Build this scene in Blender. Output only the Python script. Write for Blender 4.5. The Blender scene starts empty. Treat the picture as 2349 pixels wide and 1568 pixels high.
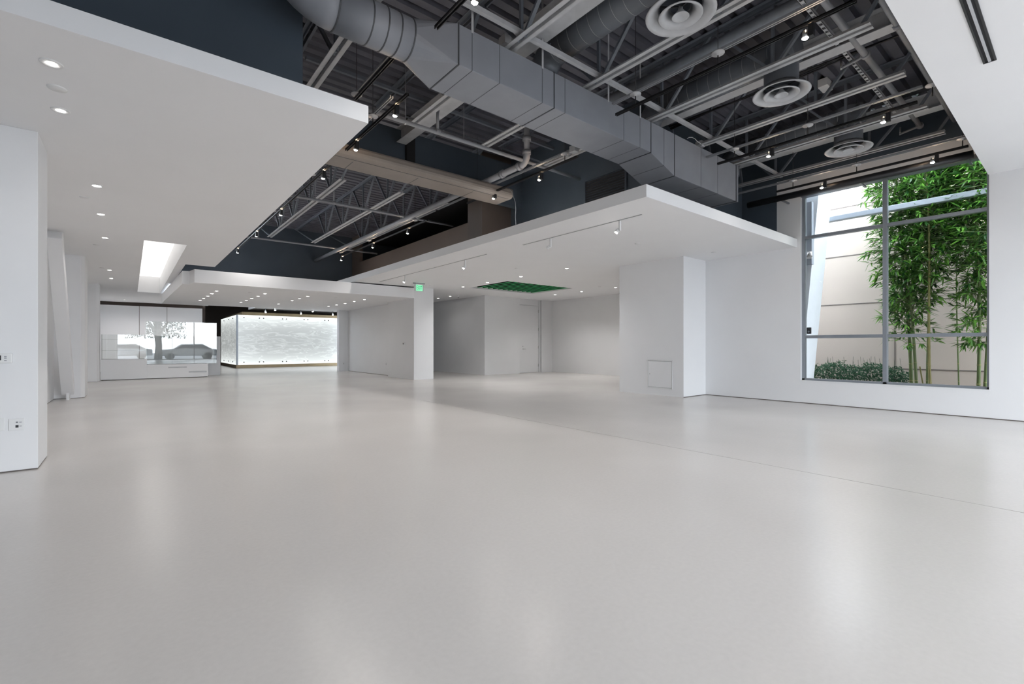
import bpy, bmesh, math, random
from mathutils import Vector, Matrix
random.seed(7)
C = bpy.context.scene.collection
SC = bpy.context.scene
H = 1.15          # camera height
F = 1077.0        # focal length in pixels of the 2349 px frame
CX, HY = 1174.5, 793.0
CA, SA = 0.6307, 0.7760   # camera forward = (CA, SA)

# ------------------------------------------------------------------ camera
cam = bpy.data.cameras.new('camera'); camo = bpy.data.objects.new('camera', cam); C.objects.link(camo)
cam.sensor_width = 36; cam.lens = F / 2349 * 36; cam.shift_y = 9 / 2349
cam.clip_start = .05; cam.clip_end = 200
camo.location = (0, 0, H)
camo.rotation_euler = (math.pi/2, 0, -math.asin(CA))
SC.camera = camo
SC.view_settings.view_transform = 'Standard'
try: SC.view_settings.look = 'None'
except Exception: pass
SC.view_settings.gamma = 1; SC.view_settings.exposure = 1.50; SC.view_settings.use_curve_mapping = False
SC.cycles.use_denoising = True
SC.cycles.max_bounces = 7; SC.cycles.diffuse_bounces = 5; SC.cycles.glossy_bounces = 3
SC.cycles.transmission_bounces = 4; SC.cycles.transparent_max_bounces = 10
SC.cycles.caustics_reflective = False; SC.cycles.caustics_refractive = False
SC.cycles.sample_clamp_indirect = 4

# ------------------------------------------------------------------ sky
world = bpy.data.worlds.new('sky'); SC.world = world; world.use_nodes = True
wn = world.node_tree.nodes; wl = world.node_tree.links; wn.clear()
wo = wn.new('ShaderNodeOutputWorld'); wb = wn.new('ShaderNodeBackground')
wb.inputs[0].default_value = (.84, .92, 1.0, 1); wb.inputs[1].default_value = 4.9
wl.new(wb.outputs[0], wo.inputs[0])

def area(name, loc, rot, sx, sy, power, col=(1, 1, 1), spread=180):
    d = bpy.data.lights.new(name, 'AREA'); d.shape = 'RECTANGLE'; d.size = sx; d.size_y = sy
    d.energy = power; d.color = col; d.spread = math.radians(spread)
    o = bpy.data.objects.new(name, d); C.objects.link(o); o.location = loc; o.rotation_euler = rot
    return o
# daylight: the sky itself lights the room through the storefront, the street window and the bamboo window;
# portals only tell the renderer where the openings are
def portal(name, loc, rot, sx, sy):
    o = area(name, loc, rot, sx, sy, 1); o.data.cycles.is_portal = True; return o
portal('storefront_portal', (4.83, -6.6, 1.65), (math.radians(90), 0, 0), 11.3, 3.3)
portal('bamboo_window_portal', (10.75, 2.34, 2.4), (math.radians(90), 0, math.radians(90)), 2.7, 3.8)

# ------------------------------------------------------------------ materials
def mat(name, col, rough=.6, metal=0, spec=.5, noise=0, nscale=5, bump=0, bscale=60, emit=None, estr=0):
    m = bpy.data.materials.new(name); m.use_nodes = True
    n = m.node_tree.nodes; l = m.node_tree.links; b = n['Principled BSDF']
    b.inputs['Base Color'].default_value = (*col, 1); b.inputs['Roughness'].default_value = rough
    b.inputs['Metallic'].default_value = metal; b.inputs['Specular IOR Level'].default_value = spec
    tc = n.new('ShaderNodeTexCoord')
    if noise:
        t = n.new('ShaderNodeTexNoise'); t.inputs['Scale'].default_value = nscale; t.inputs['Detail'].default_value = 5
        l.new(tc.outputs['Object'], t.inputs['Vector'])
        r = n.new('ShaderNodeMapRange'); r.inputs[1].default_value = .3; r.inputs[2].default_value = .7
        r.inputs[3].default_value = 1 - noise; r.inputs[4].default_value = 1 + noise
        l.new(t.outputs['Fac'], r.inputs[0])
        v = n.new('ShaderNodeVectorMath'); v.operation = 'SCALE'; v.inputs[0].default_value = col
        l.new(r.outputs[0], v.inputs['Scale']); l.new(v.outputs[0], b.inputs['Base Color'])
    if bump:
        t = n.new('ShaderNodeTexNoise'); t.inputs['Scale'].default_value = bscale; t.inputs['Detail'].default_value = 3
        l.new(tc.outputs['Object'], t.inputs['Vector'])
        q = n.new('ShaderNodeBump'); q.inputs['Strength'].default_value = bump; q.inputs['Distance'].default_value = .01
        l.new(t.outputs['Fac'], q.inputs['Height']); l.new(q.outputs[0], b.inputs['Normal'])
    if emit:
        b.inputs['Emission Color'].default_value = (*emit, 1); b.inputs['Emission Strength'].default_value = estr
    return m
M = {}
M['white'] = mat('white_wall_paint', (.80, .80, .81), .55, noise=.012, nscale=1.5)
M['ceil'] = mat('white_ceiling_paint', (.87, .87, .88), .7, noise=.01, nscale=1.2)
M['dark'] = mat('dark_blue_grey_paint', (.062, .082, .106), .6, noise=.10, nscale=1.2)
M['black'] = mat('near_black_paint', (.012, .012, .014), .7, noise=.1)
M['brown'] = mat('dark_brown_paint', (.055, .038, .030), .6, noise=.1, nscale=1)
M['umber'] = mat('taupe_grey_wall_paint', (.11, .085, .072), .6, noise=.08, nscale=1)
M['deck'] = mat('dark_painted_steel_deck', (.12, .122, .148), .5, metal=0, noise=.12, nscale=3)
M['joist'] = mat('grey_painted_steel', (.50, .51, .53), .5, noise=.08, nscale=8)
M['web'] = mat('slate_painted_steel', (.16, .18, .21), .5, noise=.1, nscale=8)
M['duct'] = mat('grey_painted_sheet_metal', (.27, .285, .318), .48, noise=.05, nscale=4, bump=.05, bscale=6)
M['duct_seam'] = mat('dark_seam_sealant', (.07, .075, .085), .5, noise=.05)
M['rduct'] = mat('slate_spiral_sheet_metal', (.15, .165, .19), .42, noise=.06, nscale=4)
M['pipe'] = mat('grey_painted_pipe', (.30, .31, .33), .42, noise=.06, nscale=6)
M['track'] = mat('black_track_aluminium', (.015, .015, .017), .4, noise=.05)
M['conduit'] = mat('grey_conduit', (.26, .27, .29), .4, noise=.05)
M['alu'] = mat('silver_window_aluminium', (.30, .325, .36), .42, metal=.5, noise=.04)
M['frame_dark'] = mat('grey_window_aluminium', (.18, .19, .21), .4, metal=.4, noise=.04)
M['plastic'] = mat('white_plastic', (.78, .78, .78), .4, noise=.01)
M['metal'] = mat('brushed_metal', (.55, .55, .55), .3, metal=.9, noise=.05)
M['blackp'] = mat('black_plastic', (.02, .02, .022), .4, noise=.05)
M['gold'] = mat('brass_trim', (.22, .17, .10), .4, metal=.5, noise=.1, nscale=3)
M['lens'] = mat('lamp_lens', (1, 1, 1), .4, emit=(1, .95, .88), estr=14)
M['warmlens'] = mat('warm_lamp_lens', (1, 1, 1), .4, emit=(1, .90, .76), estr=40)
M['cove'] = mat('glowing_cove_panel', (.8, .8, .8), .6, emit=(1, .98, .94), estr=.36)
M['green'] = mat('green_paint', (.02, .55, .16), .5, noise=.08, nscale=6)
M['darkgreen'] = mat('shaded_baffle_green', (.004, .05, .014), .8, noise=.15)  # green darkened to hold the shade on baffle sides
M['exit'] = mat('exit_sign_green', (.02, .35, .12), .4, emit=(.02, .5, .16), estr=.15)
M['exitface'] = mat('exit_sign_face', (.35, .8, .55), .4, emit=(.25, .95, .5), estr=.22)
M['beige'] = mat('beige_stucco', (.48, .418, .368), .8, noise=.04, nscale=.8, bump=.15, bscale=120)
M['joint'] = mat('dark_joint', (.14, .12, .11), .8, noise=.05)
M['outwhite'] = mat('exterior_white_paint', (.72, .76, .80), .6, noise=.02)
M['outgrey'] = mat('exterior_grey_metal', (.33, .37, .42), .5, noise=.03)
M['soil'] = mat('soil_mulch', (.10, .075, .055), .9, noise=.3, nscale=14, bump=.5, bscale=40)
M['asphalt'] = mat('asphalt', (.16, .16, .165), .9, noise=.1, nscale=6)
M['bark'] = mat('tree_bark', (.10, .085, .07), .9, noise=.3, nscale=12, bump=.5, bscale=20)
M['culm'] = mat('bamboo_culm', (.11, .16, .05), .45, noise=.3, nscale=3)
M['culm2'] = mat('bamboo_culm_yellow', (.26, .24, .09), .45, noise=.25, nscale=3)
M['car'] = mat('silver_car_paint', (.55, .56, .58), .25, metal=.6, noise=.02)
M['carglass'] = mat('dark_car_glass', (.02, .025, .03), .08, noise=.02)
M['rubber'] = mat('tyre_rubber', (.02, .02, .02), .8, noise=.1)

def leafmat(name, a, b, ro=.35, tr=.35):
    m = bpy.data.materials.new(name); m.use_nodes = True; n = m.node_tree.nodes; l = m.node_tree.links
    p = n['Principled BSDF']; p.inputs['Roughness'].default_value = ro; p.inputs['Specular IOR Level'].default_value = .5 if ro < .5 else .15
    g = n.new('ShaderNodeNewGeometry'); r = n.new('ShaderNodeValToRGB')
    r.color_ramp.elements[0].color = (*a, 1); r.color_ramp.elements[1].color = (*b, 1)
    l.new(g.outputs['Random Per Island'], r.inputs[0]); l.new(r.outputs[0], p.inputs['Base Color'])
    t = n.new('ShaderNodeBsdfTranslucent'); l.new(r.outputs[0], t.inputs[0])
    x = n.new('ShaderNodeMixShader'); x.inputs[0].default_value = tr
    l.new(p.outputs[0], x.inputs[1]); l.new(t.outputs[0], x.inputs[2]); l.new(x.outputs[0], n['Material Output'].inputs[0])
    return m
M['leaf'] = leafmat('bamboo_leaf', (.014, .075, .024), (.20, .46, .07))
M['hedge'] = leafmat('hedge_leaf', (.006, .028, .014), (.03, .085, .04), .7, .15)

def glassmat(name, ior, tint=(1, 1, 1), r=0.0):
    m = bpy.data.materials.new(name); m.use_nodes = True; n = m.node_tree.nodes; l = m.node_tree.links; n.clear()
    o = n.new('ShaderNodeOutputMaterial'); f = n.new('ShaderNodeFresnel'); f.inputs[0].default_value = ior
    t = n.new('ShaderNodeBsdfTransparent'); t.inputs[0].default_value = (*tint, 1)
    g = n.new('ShaderNodeBsdfGlossy'); g.inputs['Roughness'].default_value = r
    x = n.new('ShaderNodeMixShader'); l.new(f.outputs[0], x.inputs[0]); l.new(t.outputs[0], x.inputs[1])
    l.new(g.outputs[0], x.inputs[2]); l.new(x.outputs[0], o.inputs[0])
    return m
M['glass'] = glassmat('window_glass', 1.15)
M['caseglass'] = glassmat('display_case_glass', 1.75, (.96, .975, .97))

def floormat():
    m = bpy.data.materials.new('polished_concrete'); m.use_nodes = True; n = m.node_tree.nodes; l = m.node_tree.links
    b = n['Principled BSDF']; tc = n.new('ShaderNodeTexCoord')
    a = n.new('ShaderNodeTexNoise'); a.inputs['Scale'].default_value = .45; a.inputs['Detail'].default_value = 3; a.inputs['Roughness'].default_value = .5
    c = n.new('ShaderNodeTexNoise'); c.inputs['Scale'].default_value = 40; c.inputs['Detail'].default_value = 4
    l.new(tc.outputs['Object'], a.inputs['Vector']); l.new(tc.outputs['Object'], c.inputs['Vector'])
    r = n.new('ShaderNodeValToRGB'); r.color_ramp.elements[0].position = .3; r.color_ramp.elements[1].position = .7
    r.color_ramp.elements[0].color = (.635, .607, .582, 1); r.color_ramp.elements[1].color = (.70, .672, .648, 1)
    l.new(a.outputs['Fac'], r.inputs[0])
    k = n.new('ShaderNodeMapRange'); k.inputs[3].default_value = .95; k.inputs[4].default_value = 1.05; l.new(c.outputs['Fac'], k.inputs[0])
    v = n.new('ShaderNodeVectorMath'); v.operation = 'SCALE'; l.new(r.outputs[0], v.inputs[0]); l.new(k.outputs[0], v.inputs['Scale'])
    l.new(v.outputs[0], b.inputs['Base Color'])
    k2 = n.new('ShaderNodeMapRange'); k2.inputs[1].default_value = .3; k2.inputs[2].default_value = .7
    k2.inputs[3].default_value = .235; k2.inputs[4].default_value = .255; k2.interpolation_type = 'SMOOTHSTEP'; l.new(a.outputs['Fac'], k2.inputs[0]); l.new(k2.outputs[0], b.inputs['Roughness'])
    b.inputs['Specular IOR Level'].default_value = .5
    q = n.new('ShaderNodeBump'); q.inputs['Strength'].default_value = .04; q.inputs['Distance'].default_value = .01
    l.new(c.outputs['Fac'], q.inputs['Height']); l.new(q.outputs[0], b.inputs['Normal'])
    return m
M['floor'] = floormat()
M['fjoint'] = mat('concrete_joint_line', (.36, .34, .32), .6, noise=.1)

def lightboxmat():
    m = bpy.data.materials.new('backlit_veined_glass'); m.use_nodes = True; n = m.node_tree.nodes; l = m.node_tree.links
    b = n['Principled BSDF']; b.inputs['Base Color'].default_value = (.15, .16, .16, 1); b.inputs['Roughness'].default_value = .2
    tc = n.new('ShaderNodeTexCoord'); sp = n.new('ShaderNodeSeparateXYZ'); l.new(tc.outputs['Object'], sp.inputs[0])
    # no tubes built: their fade from top and bottom edges is painted into emission
    ms = []
    for z0 in (.12, 2.72):
        s = n.new('ShaderNodeMath'); s.operation = 'SUBTRACT'; s.inputs[1].default_value = z0; l.new(sp.outputs['Z'], s.inputs[0])
        d = n.new('ShaderNodeMath'); d.operation = 'ABSOLUTE'; l.new(s.outputs[0], d.inputs[0])
        e = n.new('ShaderNodeMath'); e.operation = 'MULTIPLY'; e.inputs[1].default_value = -2.3; l.new(d.outputs[0], e.inputs[0])
        x = n.new('ShaderNodeMath'); x.operation = 'EXPONENT'; l.new(e.outputs[0], x.inputs[0]); ms.append(x)
    ad = n.new('ShaderNodeMath'); ad.operation = 'ADD'; l.new(ms[0].outputs[0], ad.inputs[0]); l.new(ms[1].outputs[0], ad.inputs[1])
    mp = n.new('ShaderNodeMapping'); mp.inputs['Rotation'].default_value = (0, .35, 0); mp.inputs['Scale'].default_value = (.5, .5, 2.6)
    l.new(tc.outputs['Object'], mp.inputs[0])
    w = n.new('ShaderNodeTexNoise'); w.inputs['Scale'].default_value = 1.6; w.inputs['Detail'].default_value = 7; w.inputs['Distortion'].default_value = 1.4
    l.new(mp.outputs[0], w.inputs['Vector'])
    r = n.new('ShaderNodeValToRGB'); e = r.color_ramp.elements
    e[0].position = .44; e[0].color = (.0, .0, .0, 1); e[1].position = .5; e[1].color = (1, 1, 1, 1)
    e3 = r.color_ramp.elements.new(.53); e3.color = (0, 0, 0, 1); l.new(w.outputs['Fac'], r.inputs[0])
    sc = n.new('ShaderNodeMath'); sc.operation = 'MULTIPLY_ADD'; sc.inputs[1].default_value = .25; sc.inputs[2].default_value = .11; l.new(ad.outputs[0], sc.inputs[0])
    vv = n.new('ShaderNodeMath'); vv.operation = 'MULTIPLY_ADD'; vv.inputs[1].default_value = .07; l.new(r.outputs[0], vv.inputs[0]); l.new(sc.outputs[0], vv.inputs[2])
    b.inputs['Emission Color'].default_value = (.95, 1, .985, 1); l.new(vv.outputs[0], b.inputs['Emission Strength'])
    return m
M['lightbox'] = lightboxmat()

# ------------------------------------------------------------------ helpers
def direc(u, v):
    a = (u - CX)
    return Vector((CA*F + SA*a, SA*F - CA*a, HY - v))
def onX(u, v, X):
    d = direc(u, v); t = X / d.x; return Vector((X, d.y*t, H + d.z*t))
def onY(u, v, Y):
    d = direc(u, v); t = Y / d.y; return Vector((d.x*t, Y, H + d.z*t))
def onZ(u, v, Z):
    d = direc(u, v); t = (Z - H) / d.z; return Vector((d.x*t, d.y*t, Z))

class MB:
    def __init__(s): s.v = []; s.f = []; s.sm = []
    def add(s, vs, fs, smooth=False):
        o = len(s.v); s.v += [Vector(p) for p in vs]; s.f += [tuple(i + o for i in f) for f in fs]; s.sm += [smooth]*len(fs); return s
    def box(s, x0, x1, y0, y1, z0, z1):
        if x0 > x1: x0, x1 = x1, x0
        if y0 > y1: y0, y1 = y1, y0
        if z0 > z1: z0, z1 = z1, z0
        return s.add([(x0,y0,z0),(x1,y0,z0),(x1,y1,z0),(x0,y1,z0),(x0,y0,z1),(x1,y0,z1),(x1,y1,z1),(x0,y1,z1)],
                     [(0,3,2,1),(4,5,6,7),(0,1,5,4),(1,2,6,5),(2,3,7,6),(3,0,4,7)])
    def frame(s, a, b, up):
        d = (b - a).normalized(); u = Vector(up); x = d.cross(u)
        if x.length < 1e-4: x = d.cross(Vector((1, 0, 0)))
        x.normalize(); y = x.cross(d); return d, x, y
    def bar(s, a, b, w, h, up=(0, 0, 1)):
        a = Vector(a); b = Vector(b); d, x, y = s.frame(a, b, up)
        vs = [p + x*(i*w/2) + y*(j*h/2) for p in (a, b) for i, j in ((-1,-1),(1,-1),(1,1),(-1,1))]
        return s.add(vs, [(0,1,2,3),(7,6,5,4),(0,4,5,1),(1,5,6,2),(2,6,7,3),(3,7,4,0)])
    def tube(s, a, b, r, r2=None, n=16, caps=True):
        a = Vector(a); b = Vector(b); r2 = r if r2 is None else r2; d, x, y = s.frame(a, b, (0, 0, 1))
        vs = []
        for p, q in ((a, r), (b, r2)):
            for i in range(n):
                t = 2*math.pi*i/n; vs.append(p + (x*math.cos(t) + y*math.sin(t))*q)
        s.add(vs, [(i, (i+1) % n, n + (i+1) % n, n + i) for i in range(n)], True)
        if caps: s.add(vs, [tuple(range(n))[::-1], tuple(range(n, 2*n))])
        return s
    def path(s, pts, r, n=10):
        pts = [Vector(p) for p in pts]; rings = []; px = None
        for i, p in enumerate(pts):
            d = (pts[min(i+1, len(pts)-1)] - pts[max(i-1, 0)]).normalized()
            x = (px - d*px.dot(d)) if px is not None else d.cross(Vector((0, 0, 1)))
            if x.length < 1e-4: x = d.cross(Vector((1, 0, 0)))
            x.normalize(); px = x; y = x.cross(d)
            rr = r[i] if isinstance(r, (list, tuple)) else r
            rings.append([p + (x*math.cos(2*math.pi*k/n) + y*math.sin(2*math.pi*k/n))*rr for k in range(n)])
        vs = [q for g in rings for q in g]; m = len(rings)
        s.add(vs, [(i*n+k, i*n+(k+1) % n, (i+1)*n+(k+1) % n, (i+1)*n+k) for i in range(m-1) for k in range(n)], True)
        s.add(vs, [tuple(range(n))[::-1], tuple(range((m-1)*n, m*n))]); return s
    def lathe(s, c, prof, n=40, axis='z'):
        c = Vector(c); vs = []
        for r, z in prof:
            for k in range(n):
                t = 2*math.pi*k/n; p = Vector((r*math.cos(t), r*math.sin(t), z))
                if axis == 'y': p = Vector((p.x, p.z, p.y))
                if axis == 'x': p = Vector((p.z, p.y, p.x))
                vs.append(c + p)
        m = len(prof)
        s.add(vs, [(i*n+k, i*n+(k+1) % n, (i+1)*n+(k+1) % n, (i+1)*n+k) for i in range(m-1) for k in range(n)], True); return s
    def sections(s, secs, smooth=False):   # loft between closed sections
        n = len(secs[0]); vs = [p for q in secs for p in q]
        s.add(vs, [(i*n+k, i*n+(k+1) % n, (i+1)*n+(k+1) % n, (i+1)*n+k) for i in range(len(secs)-1) for k in range(n)], smooth)
        s.add(vs, [tuple(range(n))[::-1], tuple(range((len(secs)-1)*n, len(secs)*n))]); return s
    def build(s, name, m, parent=None, bevel=0):
        off = Vector((0, 0, 0))
        q = parent
        while q is not None: off += Vector(q.location); q = q.parent
        if parent is None and s.v:
            lo = Vector([min(p[i] for p in s.v) for i in range(3)]); hi = Vector([max(p[i] for p in s.v) for i in range(3)])
            off = Vector(((lo.x+hi.x)/2, (lo.y+hi.y)/2, lo.z))
        me = bpy.data.meshes.new(name); me.from_pydata([tuple(p - off) for p in s.v], [], s.f)
        me.polygons.foreach_set('use_smooth', s.sm)
        me.materials.append(m if not isinstance(m, str) else M[m])
        bm = bmesh.new(); bm.from_mesh(me); bmesh.ops.remove_doubles(bm, verts=bm.verts, dist=1e-5)
        if not (name in ('foliage', 'hedge')): bmesh.ops.recalc_face_normals(bm, faces=bm.faces)
        bm.to_mesh(me); bm.free(); me.update()
        o = bpy.data.objects.new(name, me); C.objects.link(o)
        if parent is not None: o.parent = parent
        else: o.location = off
        if bevel:
            b = o.modifiers.new('bevel', 'BEVEL'); b.width = bevel; b.segments = 2; b.limit_method = 'ANGLE'
        return o
def tag(o, label, cat, group=None, kind=None):
    o['label'] = label; o['category'] = cat
    if group: o['group'] = group
    if kind: o['kind'] = kind
    return o
def thing(name, label, cat, loc, group=None):
    o = bpy.data.objects.new(name, None); o.empty_display_size = .1; C.objects.link(o); o.location = loc
    return tag(o, label, cat, group)
def struct(name, m, *boxes, bevel=0):
    b = MB()
    for q in boxes: b.box(*q)
    o = b.build(name, m, bevel=bevel); o['kind'] = 'structure'; return o
def copy_tree(o, parent=None):
    c = o.copy(); C.objects.link(c)
    if parent is not None: c.parent = parent
    for ch in [x for x in KIDS.get(o.name, [])]: copy_tree(ch, c)
    return c
KIDS = {}
def index_kids(o):
    for ch in o.children: KIDS.setdefault(o.name, []).append(ch); index_kids(ch)
def dup(o, loc, label=None):
    c = copy_tree(o); c.location = loc
    if label: c['label'] = label
    return c
ORD = ['first', 'second', 'third', 'fourth', 'fifth', 'sixth', 'seventh', 'eighth', 'ninth', 'tenth', 'eleventh', 'twelfth', 'thirteenth', 'fourteenth', 'fifteenth', 'sixteenth', 'seventeenth', 'eighteenth', 'nineteenth', 'twentieth']

# ------------------------------------------------------------------ the room shell
ZC = 3.15          # soffit level
ZD = 5.42          # underside of the roof deck
ZJ = 4.58          # underside of joist bottom chords
struct('floor', 'floor', (-9.0, 14.75, -6.5, 37, -.25, 0))
struct('trim_1', 'fjoint', (4.7785, 4.7815, -6, 9.0, .0, .0012))      # control joint in the concrete
# right (window) wall with its opening
WY0, WY1, WZ0, WZ1 = 1.0, 3.68, .455, 4.22
struct('wall_right', 'white', (10.5, 10.72, -6.5, WY0, .015, ZD), (10.5, 10.72, WY0, WY1, .015, WZ0),
       (10.5, 10.72, WY1, 5.7, .015, 3.15), (10.5, 10.72, WY1, 4.13, 3.15, 4.57), (10.5, 10.72, WY0, WY1, WZ1, 4.57))
struct('wall_upper_right', 'dark', (10.5, 10.72, 4.13, 5.0, 3.15, ZD), (10.5, 10.72, 1.0, 4.13, 4.57, ZD))
struct('base_shadow_right', 'joint', (10.495, 10.6, -6, 5.7, 0, .015))  # dark strip painted in for the shadow line under the wall
struct('wall_box_column', 'white', (9.55, 11.2, 5.7, 7.46, .0, 3.15))
struct('base_shadow_box', 'joint', (9.553, 9.56, 5.69, 5.70, 0, .015), (9.555, 10.5, 5.693, 5.70, 0, .015))  # dark strips standing in for the shaded gap at the column foot
struct('wall_alcove_right', 'white', (14.6, 14.8, 7.3, 15.35, 0, 3.15), (11.2, 14.6, 7.3, 7.46, 0, 3.15))
DY = 15.12
dl, dr = onY(1193, 0, DY).x, onY(1238, 0, DY).x
struct('wall_alcove_back', 'white', (10.85, dl-.08, DY-.06, 15.35, 0, 3.15), (dr+.12, 14.6, DY, 15.35, 0, 3.15), (dl-.08, dr+.12, DY+.12, 15.35, 0, 3.15), (dl-.08, dl-.01, DY+.02, 15.35, 0, 3.15))
struct('wall_passage_right', 'white', (10.85, 11.0, 15.35, 22.2, 0, 3.15))
struct('wall_passage_end', 'white', (8.0, 10.85, 22.0, 22.2, 0, 3.15))
# column and wall behind it
struct('wall_column', 'white', (7.45, 8.20, 14.43, 16.5, 0, 3.15), bevel=.004)
struct('wall_middle', 'white', (7.76, 8.1, 16.5, 21.5, 0, 3.15), (7.35, 8.1, 21.5, 21.75, 0, 3.15))
struct('base_shadow_middle', 'joint', (7.752, 7.76, 16.6, 21.4, 0, .014))  # painted shadow line at the wall foot
# centre-right soffit, with the opening for the green baffles
GX0, GX1, GY0, GY1 = 9.05, 11.95, 11.35, 13.5
SX, SY = 5.37, 3.75
struct('ceiling_right_soffit', 'ceil', (SX, 10.5, SY, 5.7, ZC, ZC+.17), (SX, 9.6, 5.7, 7.46, ZC, ZC+.17), (9.6, 11.2, 5.7, 7.46, ZC+.001, ZC+.17),
       (SX, GX0, 7.46, 15.98, ZC, ZC+.17), (GX0, 14.8, 7.46, GY0, ZC, ZC+.17), (GX1, 14.8, GY0, GY1, ZC, ZC+.17),
       (GX0, 14.8, GY1, 15.98, ZC, ZC+.17), (7.8, 11.0, 15.98, 22.2, ZC, ZC+.17))
# left soffit
struct('ceiling_left_soffit', 'ceil', (-9, 1.66, 4.09, 11.3, ZC, ZC+.155), (-9, .20, 11.3, 22.2, ZC, ZC+.155), (.87, 1.66, 11.3, 14.0, ZC, ZC+.155),
       (.87, 1.05, 14.0, 22.2, ZC, ZC+.155), (-9, 3.0, 22.2, 27.8, ZC, ZC+.155))
# lit cove: the panel's glow is put in for hidden strip lamps
struct('trim_2', 'cove', (.18, .89, 11.28, 22.22, ZC+.60, ZC+.64))
struct('trim_3', 'ceil', (.17, .20, 11.27, 22.23, ZC+.155, ZC+.6), (.87, .90, 11.27, 22.23, ZC+.155, ZC+.6), (.2, .87, 11.27, 11.3, ZC+.155, ZC+.6), (.2, .87, 22.2, 22.23, ZC+.155, ZC+.6))
# lower centre soffit
def prism(name, m, pts, z0, z1):
    b = MB(); n = len(pts)
    b.add([(x, y, z0) for x, y in pts] + [(x, y, z1) for x, y in pts], [tuple(range(n))[::-1], tuple(range(n, 2*n))] + [(i, (i+1) % n, n+(i+1) % n, n+i) for i in range(n)])
    o = b.build(name, m); o['kind'] = 'structure'; return o
prism('ceiling_low_soffit', 'ceil', [(1.05, 14.95), (1.20, 14.9), (1.27, 14.42), (7.45, 14.42), (7.45, 16.5), (7.765, 16.5), (7.765, 21.5), (7.35, 21.5), (7.35, 22.25), (.92, 22.25)], 2.77, 3.11)
struct('ceiling_far_soffit', 'ceil', (5.07, 12, 22.3, 29.4, 3.15, 3.3))
# right foreground soffit
struct('ceiling_near_soffit', 'ceil', (-9, 10.5, -6.5, 1.01, 3.85, 4.02))
# left foreground wall block and the wall beyond
struct('wall_front_left', 'white', (-9, -.67, 6.2, 6.83, .012, ZC), bevel=.003)
struct('base_shadow_front_left', 'joint', (-9, -.675, 6.21, 6.82, 0, .012))  # dark infill paints the shaded gap below the wall block
struct('wall_left', 'white', (-1.6, -1.28, 6.83, 20.5, .01, ZC))
struct('base_shadow_left', 'joint', (-1.3, -1.283, 6.83, 14.1, 0, .01))  # shadow line of the base gap, put in as a dark strip
def pil(name, x0, x1, y0, y1):
    c = .06
    return prism(name, 'white', [(x0, y0), (x1-c, y0), (x1, y0+c*1.4), (x1, y1), (x0, y1)], 0.008, ZC)
pil('wall_pilaster', -1.28, -.79, 14.1, 15.0); pil('wall_pilaster', -1.28, -.78, 20.05, 20.7)
struct('base_shadow_pilaster', 'joint', (-1.28, -.86, 14.11, 14.5, 0, .008), (-1.28, -.86, 20.06, 20.5, 0, .008))  # dark strips draw the shaded gap under both pilasters
# back white wall with panel joints and dark reveal
struct('wall_back', 'white', (-1.5, 2.76, 27.7, 27.9, 0, 2.99))
struct('trim_4', 'brown', (-1.5, 2.78, 27.78, 27.95, 2.99, 3.15))
struct('trim_5', 'joint', *[(onY(u, 700, 27.69).x-.008, onY(u, 700, 27.69).x+.008, 27.692, 27.70, 0, 2.99) for u in (319.5, 383)])
struct('wall_back_left', 'white', (-1.6, -1.28, 20.5, 27.9, 0, ZC))
# dark rooms behind
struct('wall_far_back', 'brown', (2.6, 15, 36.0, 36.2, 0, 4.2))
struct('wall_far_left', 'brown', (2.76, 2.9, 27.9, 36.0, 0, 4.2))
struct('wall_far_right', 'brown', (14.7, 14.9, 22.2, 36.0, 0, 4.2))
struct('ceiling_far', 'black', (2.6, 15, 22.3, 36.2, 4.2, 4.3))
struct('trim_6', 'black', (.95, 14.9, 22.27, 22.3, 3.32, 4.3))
# upper dark walls around the open ceiling
struct('wall_upper_left', 'dark', (-9, 1.32, 4.9, 5.1, ZC+.155, ZD))
struct('wall_upper_side', 'dark', (-9.2, -9.0, .9, 4.9, 3.85, ZD))
struct('wall_upper_back', 'dark', (1.06, 9.2, 18.4, 18.6, 3.115, ZD))
struct('wall_upper_box', 'dark', (6.8, 6.95, 4.85, 8.4, ZC+.17, ZD), (6.95, 10.5, 4.85, 5.0, ZC+.17, ZD))
struct('wall_upper_parapet', 'umber', (6.8, 6.92, 8.96, 18.4, ZC+.17, 4.35), (6.8, 6.92, 17.6, 18.4, 4.35, ZD))
struct('wall_upper_void', 'black', (9.0, 9.1, 8.4, 18.4, ZC+.17, ZD), (6.95, 9.0, 8.4, 8.5, ZC+.17, ZD))  # black colour stands in for an unlit room behind the opening
struct('added_void_cover', 'black', (6.95, 9.0, 8.5, 18.4, 5.28, 5.32))  # black sheet added to hide the lit deck above the opening
struct('wall_pier', 'umber', (5.98, 6.8, 8.4, 8.96, ZC+.17, ZD))
struct('wall_girder', 'dark', (-9, 6.8, 8.0, 8.14, 4.22, 5.12))
struct('trim_7', 'black', (3.95, 4.12, 7.93, 8.0, 4.22, 5.4))
struct('wall_upper_mid', 'dark', (-1.6, -1.4, 5.1, 18.4, ZC+.155, ZD))
struct('wall_upper_front', 'dark', (-9, 10.5, .93, 1.01, 4.02, ZD))

# roof deck: trapezoid ribs along X
b = MB(); y = .9; prof = []
while y < 18.6:
    prof += [(y, ZD), (y+.115, ZD), (y+.14, ZD+.075), (y+.18, ZD+.075)]; y += .205
vs = [(x, p[0], p[1]) for x in (-9, 10.7) for p in prof]; n = len(prof)
b.add(vs, [(i, i+1, n+i+1, n+i) for i in range(n-1)])
b.box(-9, 10.7, .9, 18.6, ZD+.12, ZD+.2)
o = b.build('ceiling', 'deck'); o['kind'] = 'structure'

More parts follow.
